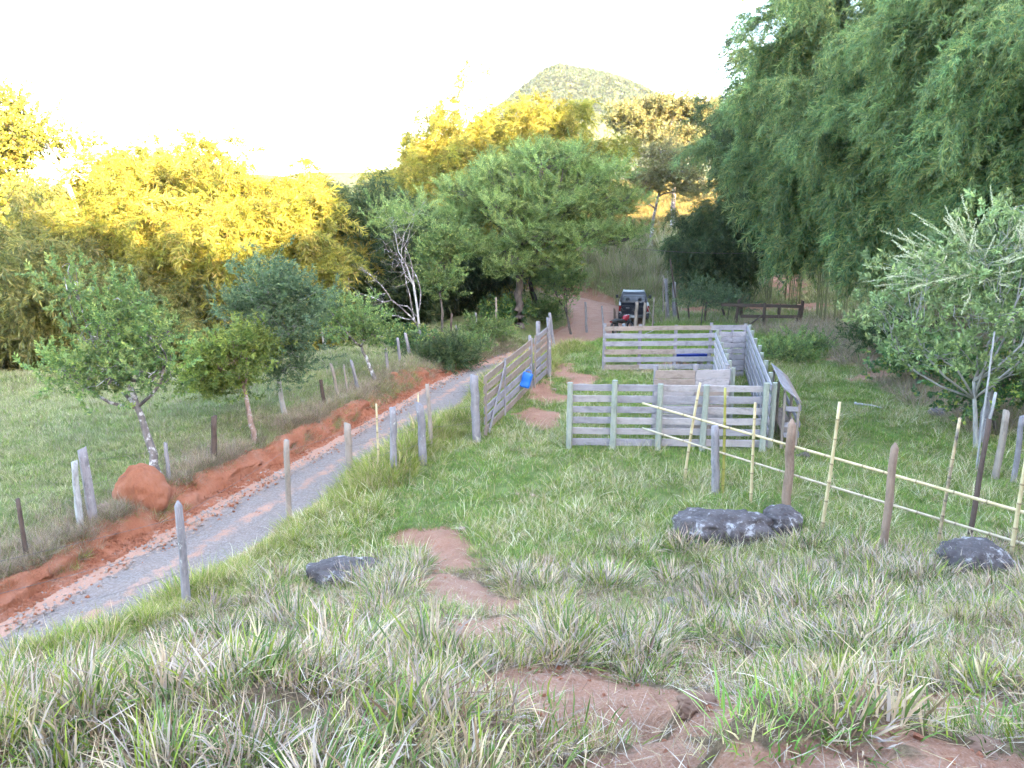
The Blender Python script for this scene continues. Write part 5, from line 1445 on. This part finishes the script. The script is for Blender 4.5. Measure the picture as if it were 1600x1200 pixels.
# ------------------------------------------------------------------ motorbike (local: +Y forward)
mx0, my0 = 5.72, 39.6
mb_ = thing('motorbike', 'red and black motorbike parked behind the corral beside the truck', 'motorbike', (mx0, my0, gz(mx0, my0)+.02), rad(-42))
def mpart(mb, name, mat, parent=mb_, smooth=True): return mb.build(name, M[mat], parent, world=False, smooth=smooth)
for y, R_ in ((-.62, .31), (.66, .33)):
    wp = bpy.data.objects.new('wheel', None); link(wp, mb_, W[mb_.name] @ Matrix.Translation((0, y, R_)))
    a = np.arange(22)*2*math.pi/22
    rings = [np.stack([np.full(22, x), r*np.cos(a), r*np.sin(a)], 1) for (x, r) in ((-.045, R_-.075), (-.055, R_-.03), (0, R_), (.055, R_-.03), (.045, R_-.075))]
    mb = MB(); mb.loft(rings, cap=False); mb.build('tyre', M['rubber'], wp, world=False, smooth=True)
    mb = MB(); mb.tube([[-.05, 0, 0], [.05, 0, 0]], .05, 10)
    for k in range(8): mb.tube([[0, .03*math.cos(k*.785), .03*math.sin(k*.785)], [0, (R_-.07)*math.cos(k*.785), (R_-.07)*math.sin(k*.785)]], .007, 4)
    mb.tube(np.stack([np.zeros(23), (R_-.07)*np.cos(np.arange(23)*2*math.pi/22), (R_-.07)*np.sin(np.arange(23)*2*math.pi/22)], 1), .02, 6); mb.build('rim', M['chrome'], wp, world=False, smooth=True)
mb = MB(); mb.tube([[0, -.95, .86], [0, -.6, .82], [0, -.2, .74], [0, .12, .76]], [.05, .115, .13, .09], 10, ell=np.array([1.15, 1, .6, .45, .45, .6, 1, 1.15, 1.15, 1.15])); mpart(mb, 'seat', 'blackpl')
mb = MB(); mb.tube([[0, .02, .80], [0, .16, .88], [0, .36, .90], [0, .50, .82]], [.08, .15, .17, .09], 12); mpart(mb, 'fuel_tank', 'redpaint')
mb = MB(); mb.tube([[0, -.55, .68], [0, -.8, .78], [0, -1.05, .86]], [.10, .10, .05], 10); mpart(mb, 'tail_fairing', 'blackpl')
mb = MB(); mb.box([0, -1.08, .83], [.12, .05, .07]); mpart(mb, 'taillight', 'redlens', smooth=False)
mb = MB(); mb.tube([[0, -.95, .70], [0, -1.08, .55], [0, -1.12, .42]], [.07, .06, .05], 8); mpart(mb, 'rear_mudguard', 'blackpl')
mb = MB(); mb.box([0, -1.13, .50], [.20, .012, .15]); mpart(mb, 'number_plate', 'plate', smooth=False)
mb = MB(); mb.tube([[0, .45, .92], [0, .2, .4], [0, -.2, .36], [0, -.55, .68]], .03, 7); mb.tube([[.06, -.62, .31], [.06, -.15, .40]], .025, 6); mb.tube([[-.06, -.62, .31], [-.06, -.15, .40]], .025, 6); mpart(mb, 'frame', 'blackpl')
mb = MB(); mb.tube([[0, .12, .30], [0, .14, .42], [0, .10, .58]], [.13, .15, .09], 10); mpart(mb, 'engine', 'chrome')
mb = MB(); mb.tube([[.10, .18, .34], [.13, -.1, .26], [.14, -.5, .34], [.14, -.85, .42]], [.025, .03, .05, .055], 8); mpart(mb, 'exhaust', 'chrome')
mb = MB()
for s in (-1, 1): mb.tube([[s*.09, .66, .33], [s*.09, .46, .98]], .024, 6)
mpart(mb, 'front_fork', 'chrome')
mb = MB(); mb.tube([[-.38, .30, 1.06], [-.22, .40, 1.08], [-.08, .46, 1.0], [.08, .46, 1.0], [.22, .40, 1.08], [.38, .30, 1.06]], .017, 6); hb = mpart(mb, 'handlebar', 'blackpl')
for s in (-1, 1):
    mb = MB(); mb.tube([[s*.26, .38, 1.08], [s*.33, .36, 1.24]], .008, 5); mb.tube([[s*.36, .345, 1.28], [s*.36, .375, 1.28]], .065, 10); mpart(mb, 'mirror', 'blackpl', hb)
mb = MB(); mb.tube([[0, .50, .95], [0, .60, .94], [0, .63, .93]], [.11, .10, .06], 10); mpart(mb, 'headlight', 'whitelens')
mb = MB(); mb.tube([[0, .35, .70], [0, .66, .72], [0, .95, .52]], [.05, .06, .04], 8); mpart(mb, 'front_mudguard', 'blackpl')
mb = MB(); mb.tube([[-.08, .0, .32], [-.22, .02, .02]], .014, 5); mpart(mb, 'kickstand', 'blackpl')

# ------------------------------------------------------------------ grass, litter, gravel
def sample(n, x0, x1, y0, y1, seed, p=1.0):
    g = np.random.default_rng(seed)
    x = g.uniform(x0, x1, n); y = y0+(y1-y0)*g.uniform(0, 1, n)**p
    z = height(x, y); ok = in_view(x, y, z)
    return x[ok], y[ok], z[ok], g
def on_road(x, y, lo=.15, ro=.15):
    d = road_d(x, y); hw = road_hw(y)
    return (d > -hw-lo) & (d < hw+ro)
def turf(name, label, x, y, z, keep, key, scl, g, tilt=.12, tall=None, keys=None):
    x, y, z = x[keep], y[keep], z[keep]; n = len(x)
    rot = np.stack([g.normal(0, tilt, n), g.normal(0, tilt, n), g.uniform(0, 6.28, n)], 1)
    s = g.uniform(*scl, n)
    if tall is not None: s = s*tall[keep]
    return scatter(name, np.stack([x, y, z], 1), rot, s, g.integers(0, 4, n), keys or K(key), None, label, 'grass')
def clear_rocks(x, y):
    ok = np.ones(len(x), bool)
    return ok

# foreground bank
x, y, z, g = sample(100000, -12, 13, 1.3, 13.6, 201, 1.45)
yp = y+.36*np.maximum(0, -x-1)-.05*np.maximum(0, x-2)
sm = soil_mask(x, y); pat = fbm(x/1.1, y/1.1, s=203, o=3)
fg = sstep(13.4, 10.6, yp+.6*pat)
rd = on_road(x, y, 1.0, .15) | (road_d(x, y) < 0)
base_k = (~rd) & (g.uniform(0, 1, len(x)) < fg) & (sm < .30+.10*g.normal(0, 1, len(x)))
r = g.uniform(0, 1, len(x))
tall = .75+.45*np.clip(fbm(x/.9, y/.9, s=207, o=2), -.6, 1)
dens = np.clip(.72+.5*pat, .25, 1)
clump = fbm(x/.42, y/.42, s=205, o=2); bare = fbm(x/.8+40, y/.8, s=206, o=3)
near = sstep(9, 3, y)
ck = base_k & (bare+.25*pat > -.45) & (np.max([soil_mask(x*(y+q)/y, y+q) for q in (.15, .3, .5)], 0) < .4+.2*g.normal(0, 1, len(x)))
turf('tall_grass', 'coarse mixed green and straw coloured grass on the near bank', x, y, z, ck & (r < .15*dens) & (clump > -.25), 'blade_tuft', (.7, 1.15), g, .3, tall)
xt, yt, zt, gt = sample(9000, -12, 13, 1.6, 13.2, 209, 1.1)
keep_low = [(hit(px, py), q) for (px, py, q) in ((510, 935, .5), (560, 935, .5), (540, 965, .45), (1080, 880, .5), (1160, 880, .5), (1230, 870, .4), (1530, 915, .5))]
open_ = np.ones(len(xt), bool); open_x = np.ones(len(x), bool)
for h_, q in keep_low:
    open_ &= np.hypot(xt-h_[0], yt-h_[1]) > q; open_x &= np.hypot(x-h_[0], y-h_[1]) > q*.9
st_ = soil_mask(xt, yt); pt = fbm(xt/1.4, yt/1.4, s=208, o=2)
kt = open_ & ~(on_road(xt, yt, 1.0, .3) | (road_d(xt, yt) < 0)) & (np.max([soil_mask(xt*(yt+q)/yt, yt+q) for q in (0, .2, .45, .7, .95, 1.2)], 0) < .25) & (pt > -.35) & (yt+.36*np.maximum(0, -xt-1) < 12.3)
turf('tussocks', 'big leafy tussocks of green and dead blades on the near bank', xt, yt, zt, kt & (fbm(xt/.6, yt/.6, s=210, o=2) > -.12), 'tussock', (.6, 1.35), gt, .25, .66+.5*sstep(2.5, 6.5, yt)+.2*pt)
turf('leafy_grass', 'broad leaved green tufts in the grass of the near bank', x, y, z, ck & (r > .15) & (r < .15+.07*dens) & (clump > -.1), 'leafy_tuft', (.7, 1.3), g, .3, tall)
turf('dry_grass', 'dry straw tufts mixed into the grass of the near bank', x, y, z, ck & (r > .24) & (r < .24+.20*dens), 'straw_tuft', (.6, 1.15), g, .4, tall)
turf('short_grass', 'short green grass filling the near bank', x, y, z, base_k & (r > .95), 'lawn_tuft', (.8, 1.4), g)
turf('cropped_grass', 'cropped dry stubble on the thin spots of the near bank', x, y, z, base_k & ~ck & (r > .80), 'straw_tuft', (.3, .6), g, .4)
turf('dead_thatch', 'flattened dead stalks between the tufts of the near bank', x, y, z+.03, base_k & (r > .74) & (r < .93), 'debris', (.7, 1.3), g, .3)
turf('grass_litter', 'loose straw lying on the bare red earth', x, y, z+.012, (~rd) & (sm > .3) & (r < .10) & (y < 12), 'debris', (.5, 1.1), g, .05)

# corral flat
x, y, z, g = sample(44000, -5, 17, 10.5, 46, 211, 1.2)
yp = y+.36*np.maximum(0, -x-1)-.05*np.maximum(0, x-2)
sm = soil_mask(x, y); pat = fbm(x/1.6, y/1.6, s=213, o=3); r = g.uniform(0, 1, len(x))
right = (road_d(x, y) > road_hw(y)+.25)
k = right & (yp > 11.2) & (sm < .45+.15*g.normal(0, 1, len(x)))
far = 1+.5*sstep(18, 40, y)
turf('lawn_grass', 'short cool green grass on the corral flat', x, y, z, k & (r < .62), 'lawn_tuft', (.9, 1.6), g, .12, far)
turf('wispy_grass', 'pale wispy grass stalks over the corral flat', x, y, z, k & (r > .62) & (r < .70+.32*np.clip(pat+.2, 0, 1)) & (y < 30), 'wisp_tuft', (.7, 1.25), g, .3)
turf('straw_patches', 'bleached straw patches on the corral flat', x, y, z, k & (r > .95) & (pat > .1) & (y < 30), 'straw_tuft', (.6, 1.0), g, .3)

# verge between the roadside fence and the road
n = 5200; g = np.random.default_rng(221)
yy = g.uniform(8.5, 33, n); dd = road_hw(yy)+g.gamma(2.0, .32, n)+.05
sl_ = road_sl(yy); nn_ = np.sqrt(1+sl_**2)
x = road_x(yy)+dd/nn_; y = yy-dd*sl_/nn_; z = height(x, y)
k = in_view(x, y, z) & (dd < road_hw(yy)+2.2)
lush = np.clip(.8+.5*fbm(x/1.2, y/1.2, s=223, o=2), .4, 1.3)*np.clip(1.25-.35*(dd-road_hw(yy)), .45, 1.2)
turf('verge_grass', 'long yellow green grass along the near edge of the road', x, y, z, k & (g.uniform(0, 1, n) < .8), 'verge_tuft', (.7, 1.3), g, .25, lush)
# lip of the red cut: dry weeds
n = 5200; yy = g.uniform(9, 34, n); dd = -(road_hw(yy)+.22+g.gamma(1.6, .25, n))
sl_ = road_sl(yy); nn_ = np.sqrt(1+sl_**2)
x = road_x(yy)+dd/nn_; y = yy-dd*sl_/nn_; z = height(x, y)
wk = fbm(y/1.7, y*0+3, s=227, o=3)
turf('bank_weeds', 'dry brownish weeds hanging over the red cut', x, y, z, in_view(x, y, z) & (g.uniform(0, 1, n) < np.clip(.62+.7*wk, .15, 1)), 'dry_weed', (.5, 1.05), g, .35)
# tufts clinging to the face of the cut
n = 1500; yy = g.uniform(9, 30, n); dd = -(road_hw(yy)+g.uniform(-.05, .5, n))
sl_ = road_sl(yy); nn_ = np.sqrt(1+sl_**2)
x = road_x(yy)+dd/nn_; y = yy-dd*sl_/nn_; f_ = np.clip((-dd-road_hw(yy)+.10)/.5, 0, 1)**.65
z = (road_z(yy)-.06)*(1-f_)+height(road_x(yy)-(road_hw(yy)+.67)/nn_, yy)*f_
wk = fbm(yy/1.1, dd*2, s=229, o=3)+.5*sstep(16, 24, yy)
turf('bank_tufts', 'weeds and grass breaking up the red cut', x, y, z, in_view(x, y, z) & (wk > .0), 'dry_weed', (.4, .9), g, .5)
turf('bank_grass', 'green grass creeping over the red cut', x, y, z, in_view(x, y, z) & (wk > .3), 'verge_tuft', (.25, .55), g, .5)
# dry undergrowth below the shady bamboo
x, y, z, g = sample(5200, 10.5, 22, 19, 42, 265)
kk = fbm(x/1.5, y/1.5, s=266, o=2) > -.35
turf('undergrowth', 'dry brown undergrowth and fallen leaves below the shady bamboo', x, y, z, kk & (x > 11.6+.12*(30-y)*0) & (x > 12.2-.25*sstep(36, 22, y)*2), 'dry_weed', (.8, 2.0), g, .4)
# pasture
x, y, z, g = sample(30000, -28, 2, 9.5, 36, 231, 1.1)
r = g.uniform(0, 1, len(x)); k = (road_d(x, y) < -road_hw(y)-.42) & (soil_mask(x, y) < .5)
turf('pasture_grass', 'pale grazed grass of the pasture left of the road', x, y, z, k & (r < .8), 'pasture_tuft', (.65, 1.15), g, .12, 1+.35*sstep(16, 30, y))
turf('pasture_lawn', 'greener short grass of the pasture', x, y, z, k & (r > .8), 'lawn_tuft', (1.0, 1.7), g)
# slopes behind the truck
x, y, z, g = sample(15000, -10, 40, 42, 95, 241, 1.0)
r = g.uniform(0, 1, len(x)); off_ = ~on_road(x, y, .2, .1)
drybank = off_ & (y > 50) & (y < 62) & (x > 3) & (x < 11.5)
turf('reeds', 'tall dry grass on the bank behind the truck', x, y, z, drybank & (r < .55) & (road_d(x, y) > 0), 'reed_tuft', (.55, 1.1), g, .15)
turf('slope_grass', 'green grass on the slope behind the corral', x, y, z, off_ & (y < 66+4*np.sin(x)) & (soil_mask(x, y) < .5) & ~(drybank & (r < .3)), 'pasture_tuft', (1.6, 3.2), g, .15)
turf('golden_slope_grass', 'sunlit golden grass on the slope far behind the corral', x, y, z, off_ & (y >= 64+4*np.sin(x)), 'golden_tuft', (1.8, 3.4), g, .15)
# gravel and rubble of the road
n = 5200; g = np.random.default_rng(251)
yy = 9+25*g.uniform(0, 1, n)**1.3; uu = np.clip(g.normal(-.75, .35, n), -1.15, 1.05)
V0, T0 = ICO3 if False else ico(1)
for i in range(4):
    gg = np.random.default_rng(600+i)
    P = V0*(1+.25*gg.normal(0, 1, (len(V0), 1)))*[1, .8, .55]
    c = [(.40, .37, .35), (.33, .30, .30), (.44, .33, .27), (.5, .46, .43)][i]
    proto('pebble%d' % i, fast_mesh('pebble', P*.03, None, T0, [M['stone'], M['gravelstone'], M['gravelstone'], M['bank']][i], False))
sl_ = road_sl(yy); nn_ = np.sqrt(1+sl_**2); dd = uu*road_hw(yy)
x = road_x(yy)+dd/nn_; y = yy-dd*sl_/nn_; z = np.maximum(road_z(yy), height(x, y))-.005
turf('gravel', 'loose stones and rubble along the road shoulder', x, y, z, in_view(x, y, z), 'pebble', (.25, 1.5), g, .5)
x, y, z, g = sample(9000, -12, 13, 1.6, 30, 255, 1.4)
EARTH_AT = (x, y, z)
# crumbled red earth on and below the cut
n = 7000; g = np.random.default_rng(261)
yy = 8.5+20*g.uniform(0, 1, n)**1.2; dd = -(road_hw(yy)-.35+np.abs(g.normal(0, .38, n)))
sl_ = road_sl(yy); nn_ = np.sqrt(1+sl_**2)
x = road_x(yy)+dd/nn_; y = yy-dd*sl_/nn_
f_ = np.clip((-dd-road_hw(yy)+.10)/.5, 0, 1)
z = np.where(f_ > 0, (road_z(yy)-.06)*(1-f_**.65)+height(road_x(yy)-(road_hw(yy)+.67)/nn_, yy)*f_**.65+.02, road_z(yy)+.01)
for i in range(4): proto('crumb%d' % i, fast_mesh('crumb', V0*(1+.25*np.random.default_rng(650+i).normal(0, 1, (len(V0), 1)))*[.03, .026, .02], None, T0, M['bank'], False))
turf('earth_crumbs', 'crumbled red earth along the foot of the cut', x, y, z, in_view(x, y, z) & (f_ < .95), 'crumb', (.3, 1.9), g, .6)
x, y, z = EARTH_AT
turf('earth_crumbs', 'crumbs of red earth on the bare patches of the near bank', x, y, z, soil_mask(x, y) > .45, 'crumb', (.12, .8), g, .5)
for o in list(COL.objects):
    if o.name.startswith('earth_crumbs'): o['category'] = 'earth'
for o in list(COL.objects):
    if o.name.startswith('gravel'): o['category'] = 'gravel'

# ------------------------------------------------------------------ evening haze over the valley
hz, nt, out = new_mat('valley_haze')
pv = nt.nodes.new('ShaderNodeVolumePrincipled')
pv.inputs['Color'].default_value = (.93, .95, 1.0, 1)
pv.inputs['Density'].default_value = .00012
pv.inputs['Anisotropy'].default_value = .2
nt.links.new(pv.outputs[0], out.inputs['Volume'])
mb = MB(); mb.box([0, 1180, 58], [3300, 2960, 140]); ho = mb.build('haze', hz)
props(ho, kind='stuff')
